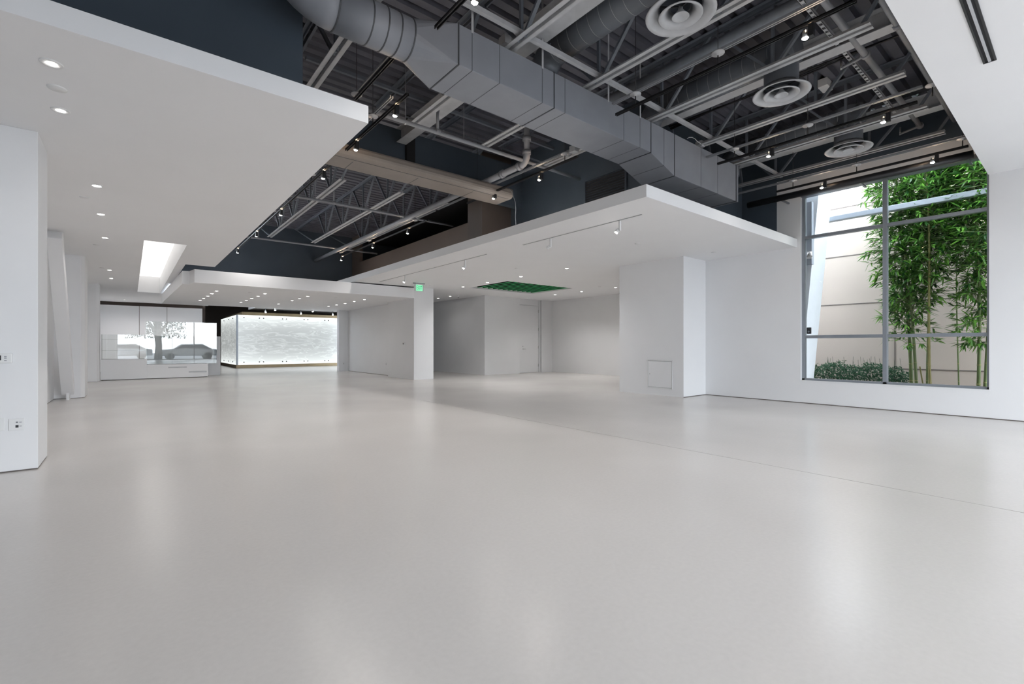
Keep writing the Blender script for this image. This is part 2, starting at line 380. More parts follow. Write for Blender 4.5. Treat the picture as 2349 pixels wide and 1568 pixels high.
# storefront behind the camera (only seen in reflections)
b = MB(); b.box(-9, -.83, -6.5, -6.3, 0, 3.85); b.box(-.83, 10.5, -6.5, -6.3, 3.3, 3.85)
o = b.build('wall_front', 'white'); o['kind'] = 'structure'
wf = MB()
for x in (-.80, 1.7, 4.2, 6.7, 9.2, 10.45): wf.box(x-.03, x+.03, -6.46, -6.34, 0, 3.3)
for z in (.03, 3.27): wf.box(-.83, 10.5, -6.46, -6.34, z-.03, z+.03)
o = wf.build('window_2', 'frame_dark'); o['kind'] = 'structure'
struct('wall_street_side', 'white', (-9.2, -9.0, -6.5, 6.8, 0, 3.85))

# ------------------------------------------------------------------ the bamboo window
w1 = bpy.data.objects.new('window_1', None); C.objects.link(w1); w1.location = (10.62, 2.34, WZ0); w1['kind'] = 'structure'
fr = MB(); X0, X1 = 10.56, 10.66; t = .055
fr.box(X0, X1, WY0, WY0+.03, WZ0, WZ1); fr.box(X0, X1, WY1-.055, WY1, WZ0, WZ1)
fr.box(X0, X1, WY0, WY1, WZ0, WZ0+.045); 
ym = onX(2029.5, 700, X0).y
fr.box(X0, X1, ym-.033, ym+.033, WZ0, WZ1)
for uu, vv in ((1860, 543), (1860, 772)):
    z = onX(uu, vv, X0).z; fr.box(X0+.004, X1, WY0, WY1, z-.03, z+.03)
fr.build('window_frame', 'alu', w1, bevel=.004)
MB().box(10.50, X1, WY0, WY1, WZ1-.07, WZ1).build('window_head', 'frame_dark', w1)
gl = MB(); gl.box(10.606, 10.612, WY0+.01, WY1-.01, WZ0+.01, WZ1-.01); gl.build('window_pane', 'glass', w1)
sl = MB(); sl.box(10.49, 10.56, WY0-.01, WY1+.01, WZ0-.012, WZ0+.006); sl.build('window_sill', 'white', w1)

# ------------------------------------------------------------------ steel joists
TOPZ = 5.36
def make_joist(label, group, x, ys, ye, s0, s1, nodes, zs=0):
    t = thing('bar_joist', label, 'roof joist', (x, (ys+ye)/2, ZJ), group)
    bc = MB()
    for s in (-1, 1):
        bc.box(x+s*.020, x+s*.075, ys, ye, ZJ, ZJ+.008); bc.box(x+s*.020, x+s*.027, ys, ye, ZJ, ZJ+.055)
    bc.build('bottom_chord', 'joist', t)
    tc = MB()
    for s in (-1, 1):
        tc.box(x+s*.020, x+s*.075, s0, s1, TOPZ+.045, TOPZ+.053); tc.box(x+s*.020, x+s*.027, s0, s1, TOPZ, TOPZ+.053)
    tc.build('top_chord', 'web', t)
    tops = [nodes[0] - .78] + [(nodes[i]+nodes[i+1])/2 for i in range(len(nodes)-1)] + [min(nodes[-1] + .78, s1)]
    for i, y in enumerate(nodes):
        MB().bar((x, y, ZJ+.02), (x, y, TOPZ+.03), .035, .035, (0, 1, 0)).build('vertical_strut', 'web', t)
        for ty, sgn in ((tops[i], -1), (tops[i+1], 1)):
            MB().bar((x, y+sgn*.05, ZJ+.02), (x, ty-sgn*.03, TOPZ+.03), .032, .045, (1, 0, 0)).build('diagonal_strut', 'web', t)
    for e, se in ((ys, s0), (ye, s1)):
        MB().bar((x, e+(.1 if e == ys else -.1), ZJ+.03), (x, se+(.03 if e == ys else -.03), TOPZ+.03), .03, .04, (1, 0, 0)).build('end_strut', 'web', t)
    index_kids(t); return t
ng = 'grey open-web joists across the near ceiling bay'
jx = [1.87, 3.41, 4.73, 6.16, 7.60, 8.91, 10.19]
jl = ['open-web steel joist nearest the large white left soffit',
      'open-web steel joist that meets the grey duct just right of its tapered end',
      'open-web steel joist passing right of the largest round air diffuser',
      'open-web steel joist passing between the largest and the middle round diffuser',
      'open-web steel joist just right of the middle round diffuser',
      'open-web steel joist that runs across the neck of the smallest round diffuser',
      'open-web steel joist nearest the bamboo window, in front of the white header']
proto = make_joist(jl[0], ng, 0, 1.47, 6.62, 1.02, 7.99, [2.47, 4.03, 5.59])
for i, x in enumerate(jx[:4]):
    o = proto if i == 0 else dup(proto, (0, 0, 0), jl[i])
    o.location = (x, 4.045, ZJ)
proto1 = make_joist(jl[4], ng, 0, 1.47, 4.80, 1.02, 4.83, [2.47, 4.03])
for i, x in enumerate(jx[4:]):
    o = proto1 if i == 0 else dup(proto1, (0, 0, 0), jl[i+4])
    o.location = (x, (1.47+4.80)/2, ZJ)
fg = 'brown-lit open-web joists in the far ceiling bay'
fl = ['open-web joist in the far dark bay, the one closest to the left soffit lamps', 'open-web joist in the far dark bay, between the leftmost far joist and the big pipe',
      'open-web joist in the far dark bay, right above the big sprinkler main']
proto2 = make_joist(fl[0], fg, 0, 9.73, 16.35, 8.16, 18.38, [10.5, 12.0, 13.5, 15.0])
for i, x in enumerate((3.41, 4.73, 5.88)):
    o = proto2 if i == 0 else dup(proto2, (0, 0, 0), fl[i])
    o.location = (x, (9.73+16.35)/2, ZJ)

# wide steel beams beside every second joist
def beam(x0, x1, y0, y1, z, label):
    b = MB(); b.box(x0, x1, y0, y1, z, z+.012); b.box((x0+x1)/2-.005, (x0+x1)/2+.005, y0, y1, z+.012, z+.24); b.box(x0, x1, y0, y1, z+.24, z+.252)
    return tag(b.build('steel_beam', 'joist', bevel=.002), label, 'steel beam', 'wide-flange steel beams beside the joists')
beam(3.73, 3.92, 1.03, 7.90, H+3.68, 'wide grey steel beam left of the first spiral branch duct')
beam(6.76, 6.95, 1.03, 4.84, H+3.68, 'wide pale steel beam crossing behind the neck of the middle diffuser')
beam(9.62, 9.83, 1.03, 4.84, H+3.68, 'wide pale steel beam crossing behind the neck of the smallest diffuser')
# bridging angle across joists
b = MB(); b.bar((1.9, 4.02, ZJ+.075), (10.45, 4.02, ZJ+.075), .05, .05)
tag(b.build('bridging_angle', 'joist'), 'long grey angle running across the joists above the main duct', 'steel angle')
b = MB(); b.bar((1.9, 6.9, ZD-.25), (6.7, 6.9, ZD-.25), .05, .05)
tag(b.build('bridging_angle', 'web'), 'dark angle across the joists behind the main duct', 'steel angle')

# ------------------------------------------------------------------ main rectangular duct
D = thing('supply_duct', 'large grey rectangular sheet-metal duct crossing the ceiling above the right soffit corner', 'air duct', (6, 4.45, 3.9))
YN, YF = 4.14, 4.74; ZT = 4.50
def dsec(x, zb): return [Vector((x, YN, zb)), Vector((x, YF, zb)), Vector((x, YF, ZT)), Vector((x, YN, ZT))]
xa = onY(1050, 145, YN).x; xj = onY(1270, 246, YN).x; xb = onY(1492, 351, YN).x; xc = onY(1547, 400, YN).x; xe = onY(1691, 462, YN).x
z1 = 4.075; z2 = 4.045; z3 = 3.835
b = MB(); b.sections([dsec(xa, z1), dsec(xb, z2), dsec(xc, z3), dsec(xe-.02, z3)])
b.build('duct_body', 'duct', D, bevel=.006)
# rounded end cap
b = MB(); cap = []
for k in range(9):
    a = math.pi/2*k/8
    cap.append([Vector((xe-.02+.25*math.sin(a), yy, zz)) for yy, zz in ((YN+.0, z3), (YF-.22*(1-math.cos(a)), z3), (YF-.22*(1-math.cos(a)), ZT), (YN+.0, ZT))])
b.box(xe-.03, xe+.0, YN-.018, YF, z3-.012, ZT+.01)
b.build('duct_end_flange', 'duct', D)
# transition to the round duct
RC = Vector((0, 4.44, 4.30)); RR = .205
def ring(x, n=24, r=RR, c=RC): return [Vector((x, c.y + r*math.cos(2*math.pi*k/n), c.z + r*math.sin(2*math.pi*k/n))) for k in range(n)]
def sqring(x, n=24):
    out = []
    for k in range(n):
        a = 2*math.pi*(k+.5)/n; c, s = math.cos(a), math.sin(a); m = max(abs(c), abs(s)); c /= m; s /= m
        out.append(Vector((x, (YN+YF)/2 + (1 if c > 0 else -1)*(YF-YN)/2, (z1+ZT)/2 + (1 if s > 0 else -1)*(ZT-z1)/2)))
    return out
xr = onY(935, 80, 4.44).x
rg = [Vector((xr, RC.y + RR*math.cos(2*math.pi*(k+.5)/24), RC.z + RR*math.sin(2*math.pi*(k+.5)/24))) for k in range(24)]
b = MB(); b.sections([rg, sqring(xa)], True); tr = b.build('duct_transition', 'duct', D)
for p in tr.data.polygons: p.use_smooth = False
xl = onY(765, 20, 4.44).x
b = MB(); b.sections([ring(xl), ring(xr)], True); b.build('round_duct', 'duct', D)
b = MB(); E = [Vector((xl, RC.y, RC.z))]
pts = [(xl+.02, RC.y, RC.z)]
for k in range(1, 9):
    a = math.radians(11*k); pts.append((xl-.42*math.sin(a), RC.y+.05*(1-math.cos(a)), RC.z+.42*(1-math.cos(a))))
pts.append((pts[-1][0]-.02, RC.y+.06, ZD-.02))
b.path(pts, RR, 24); b.build('duct_elbow', 'duct', D)
# seams and flanges
for x in [xl + (xr-xl)*q for q in (.0, .42, .62, .80, .985)]:
    b = MB(); b.sections([ring(x-.006, r=RR+.004), ring(x+.006, r=RR+.004)]); b.build('duct_seam', 'duct_seam', D)
def zbot(x):
    if x < xb: return z1+(z2-z1)*(x-xa)/(xb-xa)
    if x < xc: return z2+(z3-z2)*(x-xb)/(xc-xb)
    return z3
for u, fl_ in ((1052, 1), (1083, 0), (1146, 0), (1244, 0), (1271, 1), (1296, 0), (1431, 0), (1468, 0), (1493, 1), (1523, 0), (1547, 1), (1608, 0), (1646, 0), (1688, 1)):
    x = onY(u, 300, YN).x; w = .007 if fl_ else .003; e = .006 if fl_ else .002; zb = zbot(x)
    b = MB(); b.box(x-w, x+w, YN-e, YN+.01, zb-e, ZT+e); b.box(x-w, x+w, YN, YF+e, zb-e, zb+.008); b.box(x-w, x+w, YN, YF+e, ZT-.005, ZT+e)
    b.build('duct_seam', 'duct_seam', D)
for u in (1083, 1244, 1468, 1395):
    x = onY(u, 300, YN).x
    b = MB(); b.box(x-.014, x+.014, YN-.008, YN-.004, ZT-.03, ZD); b.build('hanger_strap', 'joist', D)

# far oval duct
D2 = thing('oval_duct', 'taupe flat oval duct with panel joints crossing the dark bay beside the left soffit', 'air duct', (3.5, 7.5, 4.1))
def osec(x):
    y0, y1, z0, zt = 7.22, 7.82, 4.08, 4.30; out = []
    for cy, cz, a0 in ((y1-.06, z0+.06, -90), (y1-.06, zt-.06, 0), (y0+.10, zt-.10, 90), (y0+.09, z0+.09, 180)):
        r = .06 if cy > 7.5 else .09
        for k in range(5):
            a = math.radians(a0+22.5*k); out.append(Vector((x, cy+r*math.cos(a), cz+r*math.sin(a))))
    return out
b = MB(); b.sections([osec(-1.3), osec(5.9)]); b.build('duct_body', M['umber'] if False else mat('taupe_painted_duct', (.26, .225, .20), .5, noise=.05), D2)
for x in (-.2, 1.6, 2.75, 3.9, 5.05):
    b = MB(); b.box(x-.004, x+.004, 7.40, 7.80, 4.077, 4.082); b.build('duct_seam', 'duct_seam', D2)
b = MB(); b.box(-1.2, 5.85, 7.315, 7.322, 4.076, 4.082); b.build('duct_seam', 'duct_seam', D2)

# ------------------------------------------------------------------ branch ducts and diffusers
ZDf = H + 3.26
def diffuser(label, u, v, rlab):
    p = onZ(u, v, ZDf); x, y = p.x, p.y
    t = thing('air_diffuser', label, 'air diffuser', (x, y, ZDf), 'round ceiling air diffusers')
    c = (x, y, ZDf)
    MB().lathe(c, [(.33, .0), (.335, .006), (.30, .018), (.225, .052), (.205, .10), (.205, .11), (.222, .052), (.292, .012), (.327, -.004), (.33, 0)]).build('outer_cone', 'joist', t)
    MB().lathe(c, [(.205, -.012), (.21, -.006), (.17, .018), (.10, .07), (.095, .075), (.162, .008), (.198, -.016), (.205, -.012)]).build('inner_cone', 'joist', t)
    MB().lathe(c, [(.075, -.02), (.082, -.018), (.06, .005), (.025, .05), (.02, .09), (.0, .09)]).lathe(c, [(.075, -.02), (.052, .0), (.0, .03)]).build('centre_cone', 'joist', t)
    sp = MB()
    for a in range(3):
        q = math.radians(a*120+20); sp.bar((x, y, ZDf+.08), (x+.2*math.cos(q), y+.2*math.sin(q), ZDf+.08), .012, .012)
    sp.build('spider_arm', 'blackp', t)
    zc = 4.93; r = .185
    bd = thing('branch_duct', rlab, 'air duct', (x, y, ZDf+.1), 'round spiral branch ducts')
    MB().tube((x, y, ZDf+.085), (x, y, zc+.14), .2, n=32, caps=False).build('duct_neck', 'rduct', bd)
    MB().tube((x, y-.2, zc), (x, 4.25, zc), r, n=32).build('duct_run', 'rduct', bd)
    pts = [(x, 4.2, zc)]
    for k in range(1, 8):
        a = math.radians(90*k/7); pts.append((x, 4.25+.28*math.sin(a), zc-.28*(1-math.cos(a))))
    pts.append((x, 4.53, ZT+.002)); MB().path(pts, r, 28).build('duct_elbow', 'rduct', bd)
    sm = MB(); yy = y+.1
    while yy < 4.3:
        q = ring(x, 28, r+.002, Vector((0, 0, 0)))
        vs = []
        for dy in (0, .004):
            for k in range(28):
                a = 2*math.pi*k/28; vs.append(Vector((x+(r+.003)*math.cos(a), yy+dy+.05*math.cos(a)*0, zc+(r+.003)*math.sin(a))))
        sm.add(vs, [(k, (k+1) % 28, 28+(k+1) % 28, 28+k) for k in range(28)], True); yy += .16
    sm.build('spiral_seam', 'joist', bd)
diffuser('largest round stepped-cone air diffuser, cut by the top of the picture', 1561, 35, 'dark spiral duct feeding the largest diffuser, near the top of the picture')
diffuser('middle round stepped-cone air diffuser, between the other two', 1792, 216, 'dark spiral duct feeding the middle diffuser')
diffuser('smallest round stepped-cone air diffuser, closest to the bamboo window', 1946, 343, 'dark spiral duct feeding the diffuser closest to the window')

# ------------------------------------------------------------------ pipes
def pipe(label, a, b_, r, name='sprinkler_pipe', m='pipe', extra=None):
    a = Vector(a); b_ = Vector(b_)
    t = thing(name, label, 'pipe', a)
    MB().tube(a, b_, r, n=16).build('pipe_run', m, t)
    if extra: extra(t)
    return t
def coupling(t, p, axis, r):
    d = Vector(axis)*.035; MB().tube(Vector(p)-d, Vector(p)+d, r, n=16).build('pipe_coupling', 'pipe', t)
def p1x(t):
    c = onY(1004, 302, 6.27); coupling(t, c, (1, 0, 0), .042)
    MB().tube((c.x, c.y, c.z), (c.x, c.y, c.z+.42), .022).build('riser', 'pipe', t); coupling(t, (c.x, c.y, c.z+.34), (0, 0, 1), .03)
    for u in (1064, 930):
        c = onY(u, 320, 6.27); MB().tube((c.x, 6.27, 4.42), (c.x, 6.27, ZD), .005, n=6).build('hanger_rod', 'conduit', t)
    MB().lathe((3.1, 6.27, 4.36), [(0, 0), (.02, .0), (.02, .03), (.01, .05)], 10).build('sprinkler_head', 'metal', t)
pipe('pale grey sprinkler pipe crossing left of the main duct, nearest branch', (1.7, 6.27, 4.40), (6.80, 6.27, 4.40), .030, extra=p1x)
def p2x(t):
    c = onY(766, 465, 10.87); coupling(t, c, (1, 0, 0), .04)
    MB().tube((c.x, c.y, c.z), (c.x, c.y, c.z+.5), .02).build('riser', 'pipe', t)
    MB().tube((3.2, 10.87, 4.40), (3.2, 10.87, ZD), .005, n=6).build('hanger_rod', 'conduit', t)
pipe('grey sprinkler pipe crossing the far bay below the two brown-lit joists', (1.9, 10.87, 4.40), (6.78, 10.87, 4.40), .030, extra=p2x)
pipe('farthest grey sprinkler pipe in front of the dark back wall', (1.6, 15.85, 4.40), (6.75, 15.85, 4.40), .028,
     extra=lambda t: MB().tube((3.0, 15.85, 4.4), (3.0, 15.85, 4.95), .018).build('riser', 'pipe', t))
# big main with elbow
t = thing('sprinkler_main', 'thick grey sprinkler main deep in the far bay, turning up at its near end', 'pipe', (5.38, 6, 4.35))
XM, ZM = 5.38, 4.35
pts = [(XM, 18.3, ZM), (XM, 6.35, ZM)]
MB().tube(pts[0], pts[1], .057, n=20).build('pipe_run', 'pipe', t)
el = [(XM, 6.36, ZM)] + [(XM, 6.35-.14*math.sin(math.radians(a)), ZM+.14*(1-math.cos(math.radians(a)))) for a in range(10, 91, 10)] + [(XM, 6.21, ZM+.16)]
MB().path(el, .06, 16).build('pipe_elbow', 'pipe', t)
MB().tube((XM, 6.21, ZM+.15), (XM, 6.21, ZD-.02), .052, n=18).build('riser', 'pipe', t)
for p, ax in (((XM, 6.40, ZM), (0, 1, 0)), ((XM, 6.21, ZM+.18), (0, 0, 1)), ((XM, 6.21, ZM+.42), (0, 0, 1)), ((XM, 6.9, ZM), (0, 1, 0))):
    coupling(t, p, ax, .075)
# pipes along the near soffit
def p5x(t):
    for u, v in ((1985, 125), (2110, 290)):
        c = onY(u, v, 1.80); coupling(t, (c.x, 1.80, 4.85), (1, 0, 0), .05)
        MB().tube((c.x, 1.82, 4.84), (c.x, 2.06, 4.80), .018).build('branch_stub', 'pipe', t)
        MB().tube((c.x, 2.06, 4.78), (c.x, 2.06, 4.92), .013).build('sprinkler_head', 'metal', t)
pipe('grey pipe crossing the joists beside the slotted strut, right of the middle diffuser', (2.5, 1.80, 4.85), (onY(2112, 292, 1.80).x, 1.80, 4.85), .037, extra=p5x)
pipe('grey pipe running along the edge of the near right soffit', (2.5, 1.40, 4.85), (onY(2194, 276, 1.40).x, 1.40, 4.85), .034,
     extra=lambda t: coupling(t, (onY(2058, 62, 1.40).x, 1.40, 4.85), (1, 0, 0), .048))
b = MB(); xs0, xs1 = 2.5, onY(2056, 260, 1.95).x
zz = 4.85
b.box(xs0, xs1, 1.93, 1.935, zz, zz+.04); b.box(xs0, xs1, 1.975, 1.98, zz, zz+.04); b.box(xs0, xs1, 1.93, 1.94, zz, zz+.004); b.box(xs0, xs1, 1.97, 1.98, zz, zz+.004)
x = xs0
while x < xs1: b.box(x, x+.05, 1.94, 1.97, zz, zz+.004); x += .10
tag(b.build('slotted_strut', 'joist'), 'slotted steel strut channel crossing the joists beside the sprinkler pipe', 'strut channel')
# big round pipe beside the third joist
ZP = 4.93
pipe('large smooth round pipe running between the largest diffuser and the track lights', (5.72, 1.1, ZP), (5.72, 4.8, ZP), .072, 'roof_drain_pipe', 'web')
# dark round tube along the window head
pipe('long dark tube hanging along the head of the bamboo window', (9.98, 1.12, H+2.925), (9.98, onX(1716, 466, 9.98).y, H+2.925), .062, 'shade_tube', 'track', extra=lambda t: [MB().bar((9.98, q, H+2.925), (10.5, q, H+2.925), .03, .03).build('wall_bracket', 'frame_dark', t) for q in (1.2, 2.6, 3.9)])
# cable bundle
b = MB()
for k in range(4): b.path([(7.40+k*.02, y_, 5.02+.02*math.sin(y_*3+k)) for y_ in [1.1+.3*i for i in range(13)]], .011, 6)
tag(b.build('cable_bundle', 'track'), 'bundle of dark cables running beside the joist past the middle diffuser', 'cables')
# emergency light pack
p = onZ(1893, 203, 5.30)
t = thing('emergency_light', 'small pale emergency light box under the deck right of the middle diffuser', 'emergency light', p)
MB().box(p.x-.13, p.x+.13, p.y-.07, p.y+.07, p.z-.01, p.z+.12).build('housing', 'plastic', t, bevel=.01)
MB().tube((p.x+.06, p.y-.09, p.z+.04), (p.x+.06, p.y-.05, p.z+.04), .04).build('lamp_head', 'metal', t)

# ------------------------------------------------------------------ lighting tracks
def track(label, x, zt, y0, y1, rods, zc, name='lighting_track', cond=None):
    t = thing(name, label, 'lighting track', (x, y0, zt), 'black lighting tracks in the open ceiling')
    b = MB(); b.box(x-.018, x-.010, y0, y1, zt, zt+.032); b.box(x+.010, x+.018, y0, y1, zt, zt+.032); b.box(x-.018, x+.018, y0, y1, zt+.022, zt+.032)
    b.build('track_rail', 'track', t)
    for ry in rods:
        MB().tube((x, ry, zt+.03), (x, ry, zc), .007, n=8).build('stem', 'track', t)
        MB().tube((x, ry, zc+.01), (x, ry, ZD), .004, n=6).build('hanger_rod', 'track', t)
        MB().lathe((x, ry, zc), [(0, -.02), (.018, -.02), (.02, 0), (.068, .0), (.068, .012), (0, .012)], 20).build('canopy', 'joist', t)
    if cond:
        c0, c1 = cond
        k = MB()
        for s in (-1, 1): k.box(x+s*.022, x+s*.008, c0, c1, zc+.012, zc+.04)
        k.build('conduit_channel', 'conduit', t)
    return t
def ratio_y(u, v, x):      # where a line X = x is seen at this pixel
    return onX(u, v, x).y
def spot_data(name, e, ang, col, r=.02):
    d = bpy.data.lights.new(name, 'SPOT'); d.energy = e; d.spot_size = math.radians(ang); d.spot_blend = .7; d.color = col; d.shadow_soft_size = r; return d
TS = spot_data('track_spot', 27, 140, (1, .965, .93), .05); TS.spot_blend = 1; TW = spot_data('window_track_spot', 6, 110, (1, .965, .93), .05); TW.spot_blend = 1; TG = bpy.data.lights.new('track_spill', 'POINT'); TG.energy = 1.6; TG.color = (1, .72, .48); TG.shadow_soft_size = .03
def make_head(label, p, group, white=False, on=True, small=False):
    t = thing('track_light', label, 'track light', p, group); x, y, z = p
    m = 'plastic' if white else 'blackp'
    if white:
        MB().box(x-.015, x+.015, y-.05, y-.02, z, z+.16).build('adapter', m, t, bevel=.003)
        MB().tube((x, y-.02, z+.02), (x, y+.05, z), .030).build('housing', m, t)
        MB().tube((x, y+.03, z-.004), (x-.004, y+.045, z-.02), .027).build('lamp', 'lens' if on else 'plastic', t)
    else:
        MB().box(x-.025, x+.025, y-.075, y-.03, z+.01, z+.13).build('adapter', m, t, bevel=.004)
        MB().tube((x, y-.05, z+.03), (x, y, z+.05), .008, n=8).build('arm', m, t)
        MB().tube((x, y, z+.085), (x, y, z+.02), .024, .03).build('housing', 'metal', t)
        MB().lathe((x, y, z+.02), [(0, -.016), (.018, -.012), (.028, -.002), (.0, 0)], 16).build('lamp', 'warmlens', t)
    if on and not white:
        l = bpy.data.objects.new('spot', TW if x > 7 else TS); C.objects.link(l); l.parent = t; l.location = (0, 0, -.02)
        g = bpy.data.objects.new('spill', TG); C.objects.link(g); g.parent = t; g.location = (0, -.03, .16)
    return t
tr_g = 'lit track heads in the open dark ceiling'
X2 = 4.98; track('black lighting track just right of the largest diffuser, ending over the main duct', X2, H+3.035, 1.3, ratio_y(1413, 265, X2), [ratio_y(1458, 240, X2), ratio_y(1647, 150, X2)], H+3.19, cond=(1.3, 4.0))
X3 = 7.58; track('black lighting track between the middle and the smallest diffuser', X3, H+3.01, 1.35, ratio_y(1646, 379, X3), [ratio_y(1685, 365, X3), ratio_y(1853, 305, X3), ratio_y(2139, 215, X3)], H+3.17, cond=(1.3, 4.1))
X4 = 9.78; track('black lighting track along the head of the bamboo window', X4, H+2.99, 1.15, ratio_y(1781, 440, X4), [ratio_y(1819, 430, X4), ratio_y(1965, 395, X4), ratio_y(2208, 330, X4)], H+3.13, cond=(1.1, 4.7))
X1 = 5.50; track('black lighting track beside the sprinkler main, over the right soffit edge', X1, H+2.985, 5.12, ratio_y(1072, 467, X1), [ratio_y(1095, 450, X1), 5.4], H+3.12, cond=(5.0, 9.5))
track('black lighting track in the far bay above the taupe parapet', X1, H+2.985, ratio_y(980, 505, X1), ratio_y(785, 590, X1), [10.6, 13.5], H+3.12, cond=(9.6, 16.0))
X0t = 2.58; track('black lighting track along the edge of the left soffit', X0t, H+3.0, ratio_y(935, 212, X0t), 17.0, [6.2, 9.0, 12.0], H+3.14, cond=(5.6, 17.0))
X9 = 2.25; track('short black track end lying in front of the tapered duct end', X9, H+3.0, 1.2, ratio_y(1000, 60, X9), [2.2], H+3.14)
track('short channel and canopy seen left of the tapered duct, above the left soffit', 2.24, H+3.15, ratio_y(905, 122, 2.24), ratio_y(818, 218, 2.24)+.05, [ratio_y(818, 218, 2.24)], H+3.2, cond=(4.8, ratio_y(818, 218, 2.24)))
H0 = [('track light over the tapered duct, cut by the top edge of the picture', 1100, 5, 2.25+.05),
      ('bright track light just beyond the near corner of the left soffit', 906, 262, X0t), ('second lit track head along the left soffit edge, over the taupe duct', 816, 346, X0t),
      ('third lit track head along the left soffit edge', 741, 410, X0t), ('fourth lit track head along the left soffit edge, by the first far joist', 644, 487, X0t),
      ('fifth lit track head along the left soffit edge', 588, 535, X0t), ('farthest lit track head along the left soffit edge', 545, 572, X0t),
      ('lit track head right of the taupe pier, with a starburst glow', 1237, 420, X1), ('lit track head in front of the blue face of the pier', 1132, 460, X1),
      ('lit track head above the taupe parapet, nearest of the far ones', 935, 538, X1), ('lit track head above the taupe parapet, second of the far ones', 855, 569, X1),
      ('farthest lit track head at the corner of the taupe parapet', 783, 595, X1),
      ('lit track head upper right, hanging beside the slotted strut', 1847, 92, X2), ('lit track head above the end of the main duct', 1763, 360, X3),
      ('lit track head right of the smallest diffuser, under the pipe', 2026, 280, X3), ('lit track head at the left end of the window head', 1885, 430, X4),
      ('lit track head at the right end of the window head', 2139, 368, X4)]
for lab, u, v, x in H0:
    p = onX(u, v-22 if v > 20 else v, x)
    zt_x = {X0t: H+3.0, X1: H+2.985, X2: H+3.035, X3: H+3.01, X4: H+2.99}.get(x, H+3.0)
    make_head(lab, (X9 if x < 2.4 else x, p.y, zt_x-.13), tr_g)

# recessed track lines in the right soffit with white heads
for lab, ya, yb in (('thin recessed track line near the corner of the right soffit', (1473, 491.7), (1198, 561)), ('thin recessed track line farther back along the right soffit', (1119, 583), (868, 645.5))):
    p, q = onZ(*ya, ZC), onZ(*yb, ZC); x = (p.x+q.x)/2
    t = thing('recessed_track', lab, 'lighting track', (x, p.y, ZC-.004), 'recessed tracks in the right soffit')
    MB().box(x-.016, x+.016, p.y, q.y, ZC-.003, ZC+.002).build('track_slot', 'frame_dark', t)
    for s in (-1, 1): MB().box(x+s*.016, x+s*.022, p.y, q.y, ZC-.006, ZC+.002).build('track_lip', 'plastic', t)
for lab, u, v, on in (('lit white track head nearest the corner of the right soffit', 1412, 512, 1), ('unlit white track head on the nearer recessed track', 1250, 552, 0),
                      ('lit white track head on the farther recessed track, right one', 1052, 602, 1), ('lit white track head on the farther recessed track, left one', 909, 637, 1)):
    p = onZ(u, v-7, ZC); make_head(lab, (6.06, p.y, ZC-.165), 'white heads on the recessed tracks', True, bool(on))

# ------------------------------------------------------------------ downlights
DLD = spot_data('downlight_beam', 31, 130, (1, .985, .97), .04); DLD.spot_blend = 1
DLS = spot_data('small_downlight_beam', 3.5, 125, (1, .98, .96), .04); DLS.spot_blend = 1
DLM = spot_data('left_downlight_beam', 11, 125, (1, .985, .97), .04); DLM.spot_blend = 1
DLB = spot_data('added_washer_beam', 21, 150, (1, .97, .95), .04); DLB.spot_blend = 1
DLT = spot_data('front_downlight_beam', 3, 125, (1, .975, .95), .04); DLT.spot_blend = 1
def make_down(label, p, group, r=.05, big=False, data=None):
    t = thing('downlight', label, 'downlight', p, group); x, y, z = p
    R = r*1.9 if big else r*1.25
    MB().lathe((x, y, z), [(R, .002), (R, -.004), (R*.93, -.007), (r, -.005), (r*.9, .012)], 28).build('trim_ring', 'plastic', t)
    MB().lathe((x, y, z), [(0, -.003), (r*.85, -.003), (r*.9, .01)], 24).build('lens', 'lens', t)
    l = bpy.data.objects.new('beam', data or DLD); C.objects.link(l); l.parent = t; l.location = (0, 0, -.03)
    return t
gl_ = 'recessed downlights in the left soffit'
for i, (u, v, lab) in enumerate([(118, 145, 'large recessed downlight nearest the camera in the left soffit'), (139, 253, 'large recessed downlight in the left soffit just above the front-left wall'),
        (222, 426, 'recessed downlight in the left soffit, third from the camera'), (231, 491, 'recessed downlight in the left soffit, fourth from the camera'),
        (241, 545, 'recessed downlight in the left soffit beside the near end of the cove'), (251, 619, 'recessed downlight in the left soffit, second from the back wall'), (255, 638, 'recessed downlight in the left soffit, closest to the back wall')]):
    make_down(lab, onZ(u, v, ZC), gl_, .034 if i < 2 else .045, i < 2, DLT if i < 2 else DLM)
low = [(496.8, 667), (485.9, 673), (476.5, 678.7), (467.2, 684), (459.1, 688.5), (607.8, 673.2), (592, 679), (577.4, 683.9), (565.3, 688.7), (552.9, 692.5),
       (706, 679.3), (687.2, 684.6), (670, 689), (639, 696.7), (836, 686.7), (812.7, 691), (791.6, 695.4), (772, 698.8), (753.7, 702)]
for x_, lab in ((-.2, 'left'), (1.0, 'middle'), (2.2, 'right')):  # wall washers added to brighten the back wall
    make_down(f'tiny added wall-washing downlight right in front of the back wall, {lab} one', Vector((x_, 26.3, ZC)), 'added wall washers at the back wall', .03, False, DLB)
rows = ['leftmost']*5 + ['second']*5 + ['third']*4 + ['rightmost']*5
cnt = {}
for (u, v), rw in zip(low, rows):
    k = cnt.get(rw, 0); cnt[rw] = k+1
    make_down(f'small downlight in the low centre soffit, {ORD[k]} from the front edge in the {rw} row', onZ(u, v, 2.77), 'small downlights in the low centre soffit', .045, False, DLS)
rt = [((1062, 657.6), 'just left of the green baffles'), ((1118.4, 647.6), 'above the left part of the green baffles'), ((1195, 634), 'above the near tip of the green baffles'), ((1300, 615.4), 'nearest the camera, to the right above the green baffles'),
      ((1005, 683.6), 'over the passage, left one by the column'), ((1032.8, 679.3), 'over the passage, right one by the sprinkler'), ((1273.4, 675.7), 'just below the right half of the green baffles'), ((1334, 668.3), 'right of the green baffles'), ((1412, 659), 'half hidden by the box column')]
